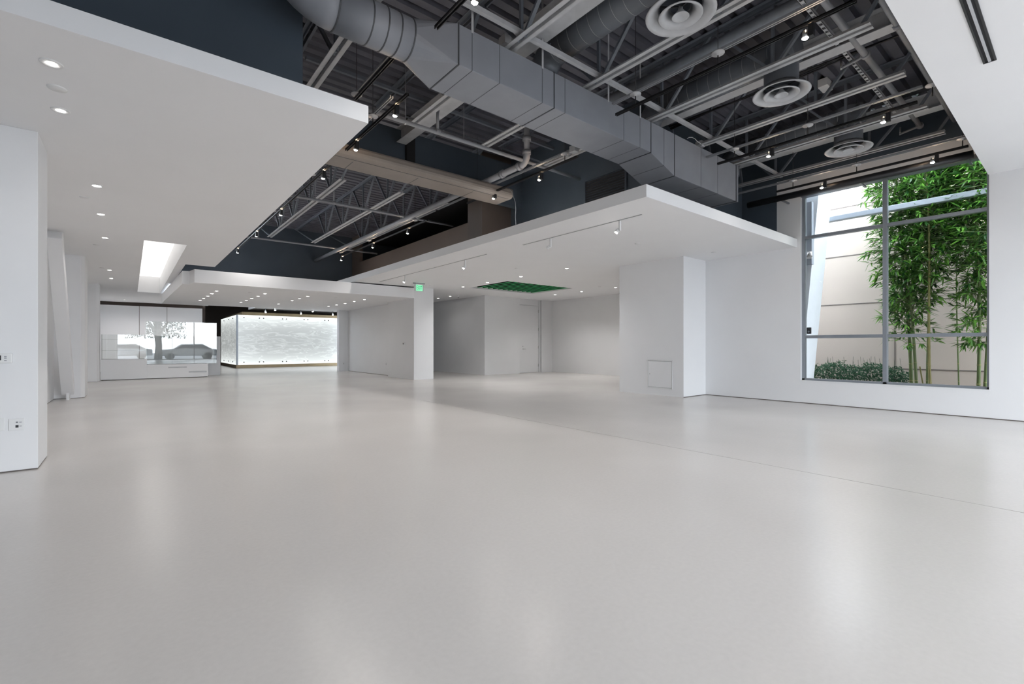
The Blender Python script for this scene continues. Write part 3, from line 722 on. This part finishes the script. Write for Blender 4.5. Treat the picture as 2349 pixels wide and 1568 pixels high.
for (u, v), lab in rt: make_down('small downlight in the right soffit ' + lab, onZ(u, v, ZC), 'small downlights in the right soffit', .045, False, DLS if u in (1005, 1032.8) else None)
# unseen downlights added above and behind the camera to brighten the near floor
NLD = spot_data('added_near_beam', 5, 150, (1, .985, .97), .06)
for x in (-6.5, -3.9, -1.3, 1.3, 3.9, 6.5, 8.3):
    for y in (-4.6, -2.6, -.6):
        o_ = make_down('added unseen downlight in the near soffit', Vector((x, y, 3.85)), 'added fill downlights in the near soffit', .055)
        for c_ in o_.children:
            if c_.type == 'LIGHT': c_.data = NLD
        o_['label'] = 'added unseen downlight in the near soffit, ' + ORD[[-6.5, -3.9, -1.3, 1.3, 3.9, 6.5, 8.3].index(x)] + ' column from the left, ' + {-4.6: 'row by the storefront', -2.6: 'middle row', -.6: 'row nearest the open ceiling'}[y]
# flush discs (sprinkler covers and detectors)
def disc(label, u, v, z, r=.055, name='sprinkler_cover', group='flush round covers in the white soffits'):
    p = onZ(u, v, z); MB().lathe(p, [(0, -.008), (r*.96, -.008), (r, -.004), (r, .0)], 24)
    o = MB().lathe(p, [(0, -.008), (r*.96, -.008), (r, -.004), (r, .0)], 24).build(name, 'plastic'); return tag(o, label, 'ceiling cover', group)
disc('flush round cover between the two large downlights of the left soffit', 131, 202, ZC, .06)
disc('flush round cover left of the third downlight of the left soffit', 193, 452, ZC, .05)
disc('flush round cover below the fifth downlight of the left soffit', 221, 561, ZC, .05)
disc('flush round cover next to the back downlights of the left soffit', 234, 614, ZC, .05)
disc('flush round cover in the right soffit near the box column', 1462, 558, ZC, .05)
disc('flush round cover in the right soffit above the white return wall', 1637, 578, ZC, .05)
disc('flush round cover in the right soffit beyond the nearer recessed track', 1185, 615, ZC, .05)
disc('flush round cover in the right soffit next to the right end of the green baffles', 1375, 657, ZC, .05)
disc('flush round cover in the low centre soffit left of its second downlight row', 574, 670, 2.77, .05)
disc('flush round cover in the low centre soffit near the middle wall', 769, 682, 2.77, .05)
disc('flush round cover in the ceiling right of the exit sign', 988, 654, ZC, .05)
p = onZ(1051, 678, ZC)
t = thing('smoke_detector', 'small detector hanging from the ceiling over the passage right of the column', 'detector', p)
MB().lathe(p, [(.05, 0), (.05, -.02), (.03, -.04), (0, -.045)], 20).build('housing', 'plastic', t)
MB().box(p.x-.01, p.x+.01, p.y-.01, p.y+.01, p.z-.09, p.z-.04).build('sensor', 'frame_dark', t)

# ------------------------------------------------------------------ green baffles
t = thing('baffle_ceiling', 'green slatted baffles recessed in the right soffit', 'ceiling baffles', ((GX0+GX1)/2, (GY0+GY1)/2, ZC))
MB().box(GX0-.02, GX1+.02, GY0-.02, GY1+.02, ZC+.50, ZC+.52).box(GX0-.03, GX0, GY0-.02, GY1+.02, ZC+.17, ZC+.5).box(GX1, GX1+.03, GY0, GY1, ZC+.17, ZC+.5).box(GX0, GX1, GY0-.03, GY0, ZC+.17, ZC+.5).box(GX0, GX1, GY1, GY1+.03, ZC+.17, ZC+.5).build('recess_box', 'black', t)
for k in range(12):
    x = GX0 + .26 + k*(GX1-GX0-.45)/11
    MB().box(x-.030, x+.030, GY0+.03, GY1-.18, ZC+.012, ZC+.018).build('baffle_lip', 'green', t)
    MB().box(x-.024, x+.024, GY0+.03, GY1-.18, ZC+.018, ZC+.20).build('baffle_shaded_body', 'black', t)  # sides black: shade inside the recess put into the colour

# ------------------------------------------------------------------ exit sign
p = onY(961, 660, 13.5)
t = thing('exit_sign', 'green lit EXIT sign hanging from the ceiling beside the column', 'exit sign', p)
MB().box(p.x-.165, p.x+.165, p.y-.004, p.y+.004, p.z-.10, p.z+.10).build('sign_panel', mat('clear_acrylic_edge', (.55, .62, .58), .2, noise=.02), t)
MB().box(p.x-.105, p.x+.125, p.y-.008, p.y-.004, p.z-.095, p.z+.098).build('lit_field', 'exitface', t)
MB().box(p.x-.20, p.x+.20, p.y-.03, p.y+.03, ZC-.02, ZC).build('canopy', 'frame_dark', t)
MB().box(p.x-.12, p.x+.12, p.y-.01, p.y+.01, p.z+.098, ZC-.02).build('bracket', 'plastic', t)
cu = bpy.data.curves.new('exit_letters', 'FONT'); cu.body = 'EXIT'; cu.size = .118; cu.align_x = 'CENTER'; cu.align_y = 'CENTER'; cu.extrude = .001
cu.materials.append(M['exit']); to = bpy.data.objects.new('exit_letters', cu); C.objects.link(to); to.parent = t
bpy.context.view_layer.update()
me_ = bpy.data.meshes.new_from_object(to.evaluated_get(bpy.context.evaluated_depsgraph_get())); bpy.data.objects.remove(to)
to = bpy.data.objects.new('exit_letters', me_); C.objects.link(to); to.parent = t
to.location = (.010, -.0095, .0); to.rotation_euler = (math.pi/2, 0, 0); to.scale = (.78, 1.45, 1)

# ------------------------------------------------------------------ door in the alcove
dr_ = bpy.data.objects.new('door_1', None); C.objects.link(dr_); dr_.location = ((dl+dr)/2, DY+.09, 0); dr_['kind'] = 'structure'
zt_ = onY(1215, 700, DY+.08).z
MB().box(dl+.01, dr-.01, DY+.07, DY+.115, .01, zt_-.01).build('door_leaf', 'white', dr_, bevel=.003)
MB().box(dl-.04, dl, DY+.05, DY+.12, 0, ZC).box(dr, dr+.04, DY+.05, DY+.12, 0, ZC).box(dl, dr, DY+.06, DY+.12, zt_, zt_+.02).box(dl, dr, DY+.08, DY+.12, zt_+.02, ZC).build('door_frame', 'white', dr_)
hx, hz = onY(1200, 800, DY+.05).x, onY(1200, 800, DY+.05).z
MB().tube((hx, DY+.07, hz), (hx, DY+.02, hz), .012).tube((hx, DY+.025, hz), (hx+.12, DY+.025, hz), .010).tube((hx, DY+.07, hz+.11), (hx, DY+.055, hz+.11), .02).build('door_handle', 'metal', dr_)
for v in (714, 755, 796, 837):
    z = onY(1234, v, DY+.07).z; MB().box(dr-.03, dr+.006, DY+.055, DY+.07, z-.06, z+.06).build('hinge', 'metal', dr_)

# access panel on box column
a0, a1 = onX(1485, 824, 9.55), onX(1543, 891, 9.55)
t = thing('access_panel', 'square white access panel low on the box column', 'access panel', (9.54, (a0.y+a1.y)/2, .3))
zlo, zhi = onX(1485, 888, 9.55).z, onX(1485, 825, 9.55).z
fr2 = MB(); w = .02
fr2.box(9.538, 9.55, a1.y, a0.y, zlo, zlo+w).box(9.538, 9.55, a1.y, a0.y, zhi-w, zhi).box(9.538, 9.55, a1.y, a1.y+w, zlo, zhi).box(9.538, 9.55, a0.y-w, a0.y, zlo, zhi)
fr2.build('panel_frame', 'plastic', t, bevel=.003)
MB().box(9.543, 9.549, a1.y+w+.006, a0.y-w-.006, zlo+w+.006, zhi-w-.006).build('panel_door', 'white', t)
MB().box(9.5485, 9.5495, a1.y+w, a0.y-w, zlo+w, zhi-w).build('panel_gap', 'frame_dark', t)
MB().lathe((9.542, a0.y-.07, (zlo+zhi)/2), [(0, -.003), (.012, -.003), (.014, 0)], 12, 'x').build('latch', 'metal', t)

# thermostat and outlets
p = onX(927, 788, 7.45)
t = thing('wall_control', 'small white control with a dark display on the wall beside the column', 'wall control', (7.45, p.y, p.z))
MB().box(7.43, 7.45, p.y-.07, p.y+.07, p.z-.06, p.z+.05).build('plate', 'plastic', t, bevel=.004)
MB().box(7.426, 7.43, p.y+.0, p.y+.055, p.z-.025, p.z+.03).build('display', 'blackp', t)
def outlet(label, p, axis, w=.075, h=.115, kind='outlet'):
    t = thing('power_outlet' if kind == 'outlet' else kind, label, 'outlet' if kind == 'outlet' else 'wall plate', p, None)
    x, y, z = p; b = MB()
    if axis == 'y':
        b.box(x-w/2, x+w/2, y-.008, y, z-h/2, z+h/2).build('plate', 'plastic', t, bevel=.003)
        if kind == 'outlet':
            MB().box(x-.006, x+.014, y-.010, y-.008, z-.028, z-.006).build('socket', 'blackp', t)
            MB().box(x-.004, x+.010, y-.010, y-.008, z+.016, z+.026).box(x+.018, x+.034, y-.0095, y-.008, z+.018, z+.022).box(x+.018, x+.034, y-.0095, y-.008, z-.018, z-.014).build('socket_mark', 'frame_dark', t)
    else:
        b.box(x-.008, x, y-w/2, y+w/2, z-h/2, z+h/2).build('plate', 'plastic', t, bevel=.003)
        MB().box(x-.010, x-.008, y-.012, y+.012, z-.03, z+.01).build('socket', 'frame_dark', t)
p = onY(38, 973, 6.2); outlet('small square outlet plate low on the front-left wall', (p.x, 6.2, p.z), 'y', .10, .108)
p = onY(-2, 973, 6.2); outlet('blank white plate at the left picture edge, low on the front-left wall', (p.x-.01, 6.2, p.z), 'y', .09, .12, 'blank_plate')
p = onX(787, 833, 7.5); outlet('small outlet low on the end of the middle wall', (onY(788, 833, 21.5).x, 21.5, onY(788, 833, 21.5).z), 'y', .08, .12)
p = onX(886, 834, 7.76); outlet('small white outlet low on the middle wall', (7.76, p.y, p.z), 'x', .08, .12)
p = onY(9, 821, 6.2)
t = thing('thermostat', 'white wall thermostat with dark screen at the left picture edge', 'thermostat', (p.x, 6.2, p.z))
MB().box(p.x-.10, p.x+.055, 6.165, 6.2, p.z-.045, p.z+.045).build('housing', 'plastic', t, bevel=.006)
MB().box(p.x-.085, p.x-.012, 6.163, 6.166, p.z-.018, p.z+.025).build('screen', 'blackp', t)
for dz in (.016, .001, -.022): MB().box(p.x+.006, p.x+.022, 6.163, 6.166, p.z+dz-.003, p.z+dz+.003).build('button', 'frame_dark', t)

# linear slot diffuser in the near soffit
xs = onZ(2271, 140, 3.85).x; ysl = onZ(2271, 140, 3.85).y
t = thing('slot_diffuser', 'long narrow black slot diffuser in the near right soffit', 'slot diffuser', (xs, ysl, 3.85))
MB().box(1.5, xs, ysl-.045, ysl-.03, 3.838, 3.852).box(1.5, xs, ysl+.03, ysl+.045, 3.838, 3.852).box(xs-.015, xs, ysl-.03, ysl+.03, 3.838, 3.852).build('slot_frame', 'track', t)
MB().box(1.5, xs-.015, ysl-.03, ysl+.03, 3.846, 3.852).build('slot_recess', 'black', t)
MB().box(1.5, xs-.015, ysl-.010, ysl+.010, 3.838, 3.846).build('slot_vane', 'joist', t)

# louvre on the dark wall
ya_, yb_ = onX(1435, 400, 6.8).y, onX(1345, 400, 6.8).y
t = thing('wall_louvre', 'dark louvred grille on the dark wall beneath the main duct', 'louvre', (6.79, (ya_+yb_)/2, 3.4))
MB().box(6.77, 6.8, ya_-.04, ya_, 3.36, 4.34).box(6.77, 6.8, yb_, yb_+.04, 3.36, 4.34).box(6.77, 6.8, ya_, yb_, 4.30, 4.34).build('louvre_frame', 'dark', t)
b = MB(); z = 3.36
while z < 4.28: b.bar((6.78, ya_, z), (6.78, yb_, z), .03, .004, (.6, 0, .8)); z += .045
b.build('louvre_blades', 'black', t)
# dangling cable
pp = [(u, v) for u, v in ((1168, 433), (1174, 440), (1182, 463), (1183, 480), (1182, 498), (1184, 520))]
b = MB(); b.path([onX(u, v, 5.52) for u, v in pp], .005, 6)
tag(b.build('loose_cable', 'pipe'), 'thin pale cable dangling from the track beside the pier', 'cable')
b = MB(); b.path([onX(u, v, 7.1) for u, v in ((1576, 318), (1581, 315), (1588, 315), (1595, 319), (1600, 325), (1607, 329))], .006, 6)
tag(b.build('loose_wire', 'plastic'), 'short curled white wire above the main duct', 'wire')
# junction boxes at joist ends on the duct
for u, v, X, lab in ((1160, 100, 3.41, 'grey electrical box at the end of the joist over the main duct, left one'), (1607, 335, 7.6, 'grey electrical box at the end of the joist over the main duct, right one'), (1318, 346, 5.5, 'grey electrical box where the black track meets the main duct underside')):
    p = onX(u, v, X); t = thing('junction_box', lab, 'electrical box', p, 'junction boxes near the main duct')
    MB().box(p.x-.05, p.x+.05, p.y-.05, p.y+.07, p.z-.02, p.z+.08).build('box_body', 'joist', t, bevel=.004)
    MB().tube((p.x, p.y+.06, p.z+.02), (p.x, p.y+.13, p.z-.02), .035).build('cover', 'pipe', t)

# ------------------------------------------------------------------ slanted brace on the left
t = thing('slanted_brace', 'white slanted steel brace leaning in front of the left wall', 'brace', (-1.0, 13.8, 0))
T0 = onY(125, 527, 11.2); T0.z = ZC-.09; B0 = onY(156, 897, 13.85)
MB().bar(T0, B0, .20, .22, (0, 1, .1)).build('brace_tube', 'white', t, bevel=.012)
MB().box(B0.x-.02, B0.x+.03, B0.y-.12, B0.y+.1, 0.0, B0.z+.12).build('foot_bracket', 'white', t)

# ------------------------------------------------------------------ counter and display cases
YB = 20.62
cx0, cx1, cx2 = onY(230.6, 860, YB).x, onY(337, 860, YB).x, onY(477.5, 860, YB).x
tp1 = onY(280, 823.5, YB).z; tp2 = onY(400, 835, YB).z
t = thing('reception_counter', 'long low white stepped counter in front of the back wall', 'counter', ((cx0+cx2)/2, YB+.4, 0))
MB().box(cx0, cx1, YB, YB+.8, .02, tp1).build('left_block', 'white', t, bevel=.004)
MB().box(cx1, cx2, YB, YB+.8, .02, tp2).build('right_block', 'white', t, bevel=.004)
MB().box(cx0+.02, cx2-.02, YB+.05, YB+.8, 0, .02).build('plinth', 'joint', t)
ud0, ud1 = onY(386, 0, YB).x, onY(428.5, 0, YB).x; z_ = onY(400, 842, YB).z
MB().box(ud0, ud1, YB-.006, YB, z_-.02, z_+.02).build('shelf_recess', 'joist', t)
ud0, ud1 = onY(433, 0, YB).x, onY(474, 0, YB).x; z_ = onY(455, 852, YB).z
MB().box(ud0, ud1, YB-.006, YB, z_-.025, z_+.025).build('shelf_recess', 'joist', t)
zz1 = onY(280, 767, YB).z
t = thing('display_case', 'low glass display case on the left end of the white counter', 'display case', ((cx0+cx1)/2, YB+.4, tp1))
MB().box(cx0+.02, cx1, YB+.01, YB+.02, tp1, zz1).box(cx0+.02, cx0+.03, YB+.02, YB+.75, tp1, zz1).build('glass_panes', 'caseglass', t)
for q in (.35, .8): z_ = tp1+(zz1-tp1)*q; MB().box(cx0+.04, cx1-.03, YB+.05, YB+.7, z_, z_+.008).build('shelf', 'caseglass', t)
# tall block behind with a glass upstand
YT = 21.9
bx0, bx1 = onY(337, 800, YT).x, onY(505.6, 800, YT).x; zt1 = onY(480, 771, YT).z
t = thing('service_counter', 'taller white counter block behind the low counter', 'counter', ((bx0+bx1)/2, YT+.35, 0))
MB().box(bx0, bx1, YT, YT+.7, 0.0, zt1).build('counter_body', 'white', t, bevel=.004)
YG = 20.9
gx0, gx1, gz1 = onY(334.5, 760, YG).x, onY(497, 760, YG).x, onY(400, 738, YG).z
t = thing('glass_display', 'tall clear glass display enclosure reflecting the street, above the white counter', 'display case', ((gx0+gx1)/2, YG, tp2))
MB().box(gx0, gx1, YG, YG+.012, tp2, gz1).box(gx1-.012, gx1, YG+.012, YG+.9, tp2, gz1).build('glass_panes', 'caseglass', t)
for u in (394.5, 446): x = onY(u, 760, YG).x; MB().box(x-.004, x+.004, YG-.001, YG+.013, tp2, gz1).build('glass_joint', 'joist', t)

# ------------------------------------------------------------------ backlit glass box
LX, LY = 4.27, 27.8
zb_, zt2 = onY(560, 836.5, LY).z, onY(560, 722, LY).z
t = thing('light_box_room', 'large backlit veined glass box at the far end of the room', 'illuminated glass box', (LX+3, LY+2, 0))
o = MB().box(LX, 12.5, LY, LY+.05, zb_, zt2).build('front_panels', 'lightbox', t)
o2 = MB().box(LX, LX+.05, LY+.05, LY+5.5, zb_, zt2).build('side_panels', 'lightbox', t)
for q in (o, o2):      # local heights measured from the panel base
    for vv in q.data.vertices: vv.co.z -= zb_ - .12
    q.location.z = zb_ - .12
MB().box(LX-.04, 12.5, LY-.05, LY+5.5, .0, zb_-.0).build('base_trim', 'gold', t, bevel=.01)
MB().box(LX+.25, 12.5, LY+.02, LY+5.5, zt2, zt2+.16).build('head_trim', 'gold', t)
MB().box(LX-.03, LX+.05, LY-.02, LY+.05, zb_, zt2).build('corner_profile', 'alu', t)
for zz in (zt2-.14, zb_+.14):
    for u in (559.5, 595, 604.5, 648, 657, 697.5, 706, 745, 753):
        x = onY(u, 760, LY).x; MB().lathe((x, LY, zz), [(0, -.03), (.028, -.03), (.028, 0)], 10, 'y').build('standoff', 'blackp', t)
    for yy in (29.0, 30.4, 32.0): MB().lathe((LX, yy, zz), [(0, -.03), (.028, -.03), (.028, 0)], 10, 'x').build('standoff', 'blackp', t)
for lab, u, v in (('tiny dark spotlight over the glass box, leftmost of the front three', 609, 714), ('tiny dark spotlight over the glass box, middle of the front three', 690, 717.5), ('tiny dark spotlight over the glass box, rightmost of the front three', 763, 720),
                  ('tiny dark spotlight over the glass box, left one of the rear pair', 631, 709), ('tiny dark spotlight over the glass box, right one of the rear pair', 717, 712)):
    y_ = 27.0 if v > 713 else 25.5
    p = onY(u, v, y_); t = thing('ceiling_spotlight', lab, 'spotlight', p, 'small spotlights in front of the glass box')
    MB().tube((p.x, p.y, ZC), (p.x, p.y, p.z+.03), .012, n=8).build('stem', 'frame_dark', t); MB().tube((p.x, p.y, p.z+.04), (p.x, p.y-.03, p.z-.05), .04).build('housing', 'plastic', t)
    MB().tube((p.x, p.y-.03, p.z-.05), (p.x, p.y-.034, p.z-.06), .035).build('lamp', 'lens', t)

# ------------------------------------------------------------------ courtyard
struct('wall_courtyard', 'beige', (13.2, 13.5, -6, 8.0, -.2, 4.95))
jb = MB()
for u, v in ((1870, 839.6), (1885, 700.8), (1893, 592.7), (1904, 481.6)):
    z = onX(u, v, 13.2).z; jb.box(13.194, 13.2, -6, 8.0, z-.010, z+.010)
yv = onX(2053, 700, 13.2).y; jb.box(13.194, 13.2, yv-.010, yv+.010, -.2, 4.95)
yv = onX(2053, 700, 13.2).y - 4; jb.box(13.194, 13.2, yv-.010, yv+.010, -.2, 4.95)
o = jb.build('trim_8', 'joint'); o['kind'] = 'structure'
struct('ground_courtyard', 'soil', (10.72, 13.2, -6, 8.0, -.2, .12))
# slanted white fin
b = MB(); ytop, ybot = .3*11.6, .328*11.6
sl_ = (ytop-ybot)/(4.2-.46)
yA = ybot + sl_*(.0-.46); yB = ybot + sl_*(5.2-.46)
b.add([(10.86, yA, 0), (11.6, yA, 0), (11.6, 5.4, 0), (10.86, 5.4, 0), (10.86, yB, 5.2), (11.6, yB, 5.2), (11.6, 5.4, 5.2), (10.86, 5.4, 5.2)],
      [(0,3,2,1),(4,5,6,7),(0,1,5,4),(1,2,6,5),(2,3,7,6),(3,0,4,7)])
o = b.build('wall_fin', 'outwhite'); o['kind'] = 'structure'
# horizontal steel beam outside
zl = onX(1960, 497.5, 11.7).z; zh = onX(1960, 486, 11.7).z
b = MB(); b.box(11.7, 11.85, -5, 5.3, zl, zh)
tag(b.build('outdoor_beam', 'outgrey', bevel=.01), 'pale grey steel beam crossing outside the window behind the bamboo', 'steel beam')
# grey box with camera, card reader
ya, yb2 = onX(1867, 500, 10.86).y, onX(1846, 500, 10.86).y
zt3, zb3 = onX(1858, 466, 10.86).z, onX(1858, 608, 10.86).z
t = thing('conduit_cover', 'tall grey metal box outside at the left window jamb', 'metal box', (10.8, (ya+yb2)/2, zb3))
MB().box(10.74, 10.86, ya, yb2+.05, zb3, zt3).build('box_body', 'outgrey', t, bevel=.005)
p = onX(1858, 585, 10.74)
t = thing('security_light', 'small white twin-head security light on the grey box outside', 'security light', p)
MB().box(p.x-.02, p.x, p.y-.04, p.y+.06, p.z-.07, p.z+.08).build('base_plate', 'plastic', t)
MB().tube((p.x-.03, p.y-.02, p.z+.05), (p.x-.06, p.y-.04, p.z-.04), .025).build('lamp_head', 'plastic', t)
MB().tube((p.x-.03, p.y+.03, p.z+.05), (p.x-.06, p.y+.04, p.z-.02), .022).build('lamp_head', 'metal', t)
p = onX(1856, 758, 10.86)
t = thing('card_reader', 'small black card reader outside at the left window jamb', 'card reader', p)
MB().box(10.83, 10.86, p.y-.045, p.y+.035, p.z-.065, p.z+.065).build('housing', 'blackp', t, bevel=.006)
MB().lathe((10.829, p.y, p.z-.02), [(.008, 0), (.014, -.003), (.016, 0)], 14, 'x').build('button', 'outgrey', t)

# foliage
def leaf(b, p, d, L, W, up):
    d = d.normalized(); x = d.cross(up)
    if x.length < .05: x = Vector((1, 0, 0))
    x.normalize(); nrm = x.cross(d)
    droop = nrm*(-.12*L)
    vs = [p, p+d*L*.3+x*W/2+nrm*.01, p+d*L*.3-x*W/2+nrm*.01, p+d*L*.68+x*W*.36+droop*.4, p+d*L*.68-x*W*.36+droop*.4, p+d*L+droop]
    b.add(vs, [(0, 1, 2), (1, 3, 4, 2), (3, 5, 4)])
def bamboo(label, base, top, r, lo, ncl, spread, m='culm', group='bamboo stems outside the window'):
    base = Vector(base); top = Vector(top)
    t = thing('bamboo', label, 'bamboo', base, group)
    n = 14; pts = []; rr = []
    for i in range(n+1):
        q = i/n; pts.append(base.lerp(top, q) + Vector((0, .03*math.sin(q*5+base.y*7), 0))); rr.append(r*(1-.55*q))
    b = MB(); b.path(pts, rr, 8); b.build('culm', m, t)
    nb = MB()
    for i in range(1, n): nb.tube(pts[i]-Vector((0, 0, .006)), pts[i]+Vector((0, 0, .006)), rr[i]*1.18, n=8)
    nb.build('culm_nodes', 'culm2', t)
    f = MB(); tw = MB()
    for k in range(int(ncl*3.2)):
        q = lo + (1-lo)*random.random()**.8
        p = base.lerp(top, q); a = random.uniform(0, 2*math.pi); s = spread*random.uniform(.25, 1)*(1 if q > .5 else .7)
        tip = p + Vector((math.cos(a)*s*.55, math.sin(a)*s, random.uniform(-.10, .22)))
        tip.x = min(max(tip.x, 10.98), 13.1)
        tw.bar(p, tip, .006, .006)
        od = (tip-p).normalized()
        for j in range(random.randint(5, 8)):
            dd = od + Vector((random.uniform(-.9, .9), random.uniform(-.9, .9), random.uniform(-.75, .35)))
            leaf(f, tip + (p-tip)*random.uniform(0, .25), dd, random.uniform(.13, .23), random.uniform(.026, .040), Vector((random.uniform(-.4, .4), random.uniform(-.4, .4), 1)))
    f.build('foliage', 'leaf', t); tw.build('twigs', 'culm', t)
def bx(u, X): return onX(u, 870, X).y
bl = [('thick dark green bamboo stem, leftmost of the bamboo behind the window', 2090, 12.3, 4.9, .034, .22, 150, .66, 'culm'),
      ('green bamboo stem leaning right beside the leftmost stem', 2107, 12.2, 5.1, .030, .26, 120, .55, 'culm'),
      ('slim olive bamboo stem left of the yellowish one', 2132, 12.4, 5.0, .024, .38, 90, .5, 'culm'),
      ('yellowish bamboo stem in the middle of the right panes', 2139, 12.1, 4.8, .026, .40, 90, .5, 'culm2'),
      ('bamboo stem near the right jamb, left one of its clump', 2246, 12.1, 5.0, .030, .22, 140, .55, 'culm'),
      ('bamboo stem partly hidden by the right window jamb', 2262, 12.4, 5.2, .026, .30, 110, .6, 'culm'),
      ('leafy bamboo top filling the upper right pane, its stem behind the jamb', 2300, 12.0, 5.0, .026, .42, 110, .75, 'culm'),
      ('thin bamboo stem with crown between the two clumps', 2196, 12.7, 5.0, .014, .58, 190, .75, 'culm')]
for lab, u, X, zt, r, lo, nc, spd, mm in bl:
    yb = bx(u, X); bamboo(lab, (X, yb, .1), (X-.15, yb+random.uniform(-.15, .12)+(.25 if u < 2115 else 0), zt), r, lo, nc, spd, mm)
b = MB(); b.bar(onX(2110, 840, 12.2), onX(2117, 880, 12.2), .02, .02)
tag(b.build('bamboo_stake', 'culm2'), 'short yellow stake leaning at the foot of the bamboo', 'stake')
# hedge
b = MB(); hy0, hy1 = onX(2083, 870, 12.6).y, 3.9
for k in range(5200):
    y = random.uniform(hy0, hy1+.3); z = random.uniform(.1, .1+(.62+.05*math.sin(y*9)+.03*math.sin(y*23))*(1 if y > hy0+.12 else .8)); x = random.uniform(12.2, 12.95)
    leaf(b, Vector((x, y, z)), Vector((random.uniform(-1, .4), random.uniform(-1, 1), random.uniform(-.2, 1))), random.uniform(.035, .06), .026, Vector((-.5, random.uniform(-.5, .5), .8)))
for k in range(26):
    y = random.uniform(hy0, hy1); b.bar((12.5, y, .5), (12.5, y+random.uniform(-.05, .05), .80+random.random()*.12), .004, .004)
tag(b.build('hedge', 'hedge'), 'low clipped dark green hedge outside at the foot of the beige wall', 'hedge')

# ------------------------------------------------------------------ street seen mirrored in the display glass
struct('ground_street', 'asphalt', (-30, 40, -60, -6.5, -.3, -.1))
def car(label, x, y, L, m='car'):
    t = thing('car', label, 'car', (x, y, -.1), 'cars parked in the street behind the camera')
    prof = [(-.5, .35), (-.5, .75), (-.44, .92), (-.26, 1.0), (-.13, 1.42), (.22, 1.46), (.38, 1.02), (.49, .95), (.5, .35)]
    b = MB(); n = len(prof)
    vs = [(x+q*L, y+s, z-.1) for s in (-.85, .85) for q, z in prof]
    b.add(vs, [tuple(range(n)), tuple(range(n, 2*n))[::-1]] + [(i, (i+1) % n, n+(i+1) % n, n+i) for i in range(n)]); b.build('car_body', m, t, bevel=.06)
    g = MB()
    for s in (-.862, .862):
        g.add([(x+q*L, y+s, z-.1) for q, z in ((-.22, 1.03), (-.115, 1.36), (.20, 1.39), (.33, 1.03))], [(0, 1, 2, 3)])
    g.build('side_windows', 'carglass', t)
    for q in (-.31, .31):
        for s in (-.8, .8): MB().tube((x+q*L, y+s-.1, .23), (x+q*L, y+s+.1, .23), .33, n=20).build('wheel', 'rubber', t)
car('silver car parked closest to the storefront', 4.2, -11.0, 4.6)
car('silver car parked farther left along the street', -.6, -14.5, 4.5)
t = thing('street_tree', 'broad street tree with a pale trunk outside the storefront', 'tree', (1.9, -10.2, -.1))
MB().path([(1.9, -10.2, -.1), (1.95, -10.2, 1.2), (1.85, -10.2, 2.4), (2.0, -10.2, 3.6)], [.30, .24, .26, .2], 12).path([(1.9, -10.2, 1.9), (1.3, -10.2, 3.2)], [.15, .1], 8).path([(1.9, -10.2, 2.0), (2.6, -10.3, 3.3)], [.14, .09], 8).build('trunk', 'bark', t)
f = MB()
for k in range(2600):
    a = random.uniform(0, 2*math.pi); rr = 2.3*random.random()**.6
    leaf(f, Vector((1.7+rr*math.cos(a), -10.4+.8*rr*math.sin(a), random.uniform(2.4, 4.6)-.25*rr)), Vector((random.uniform(-1, 1), random.uniform(-1, 1), random.uniform(-1, .3))), .22, .12, Vector((0, 0, 1)))
f.build('foliage', 'hedge', t)
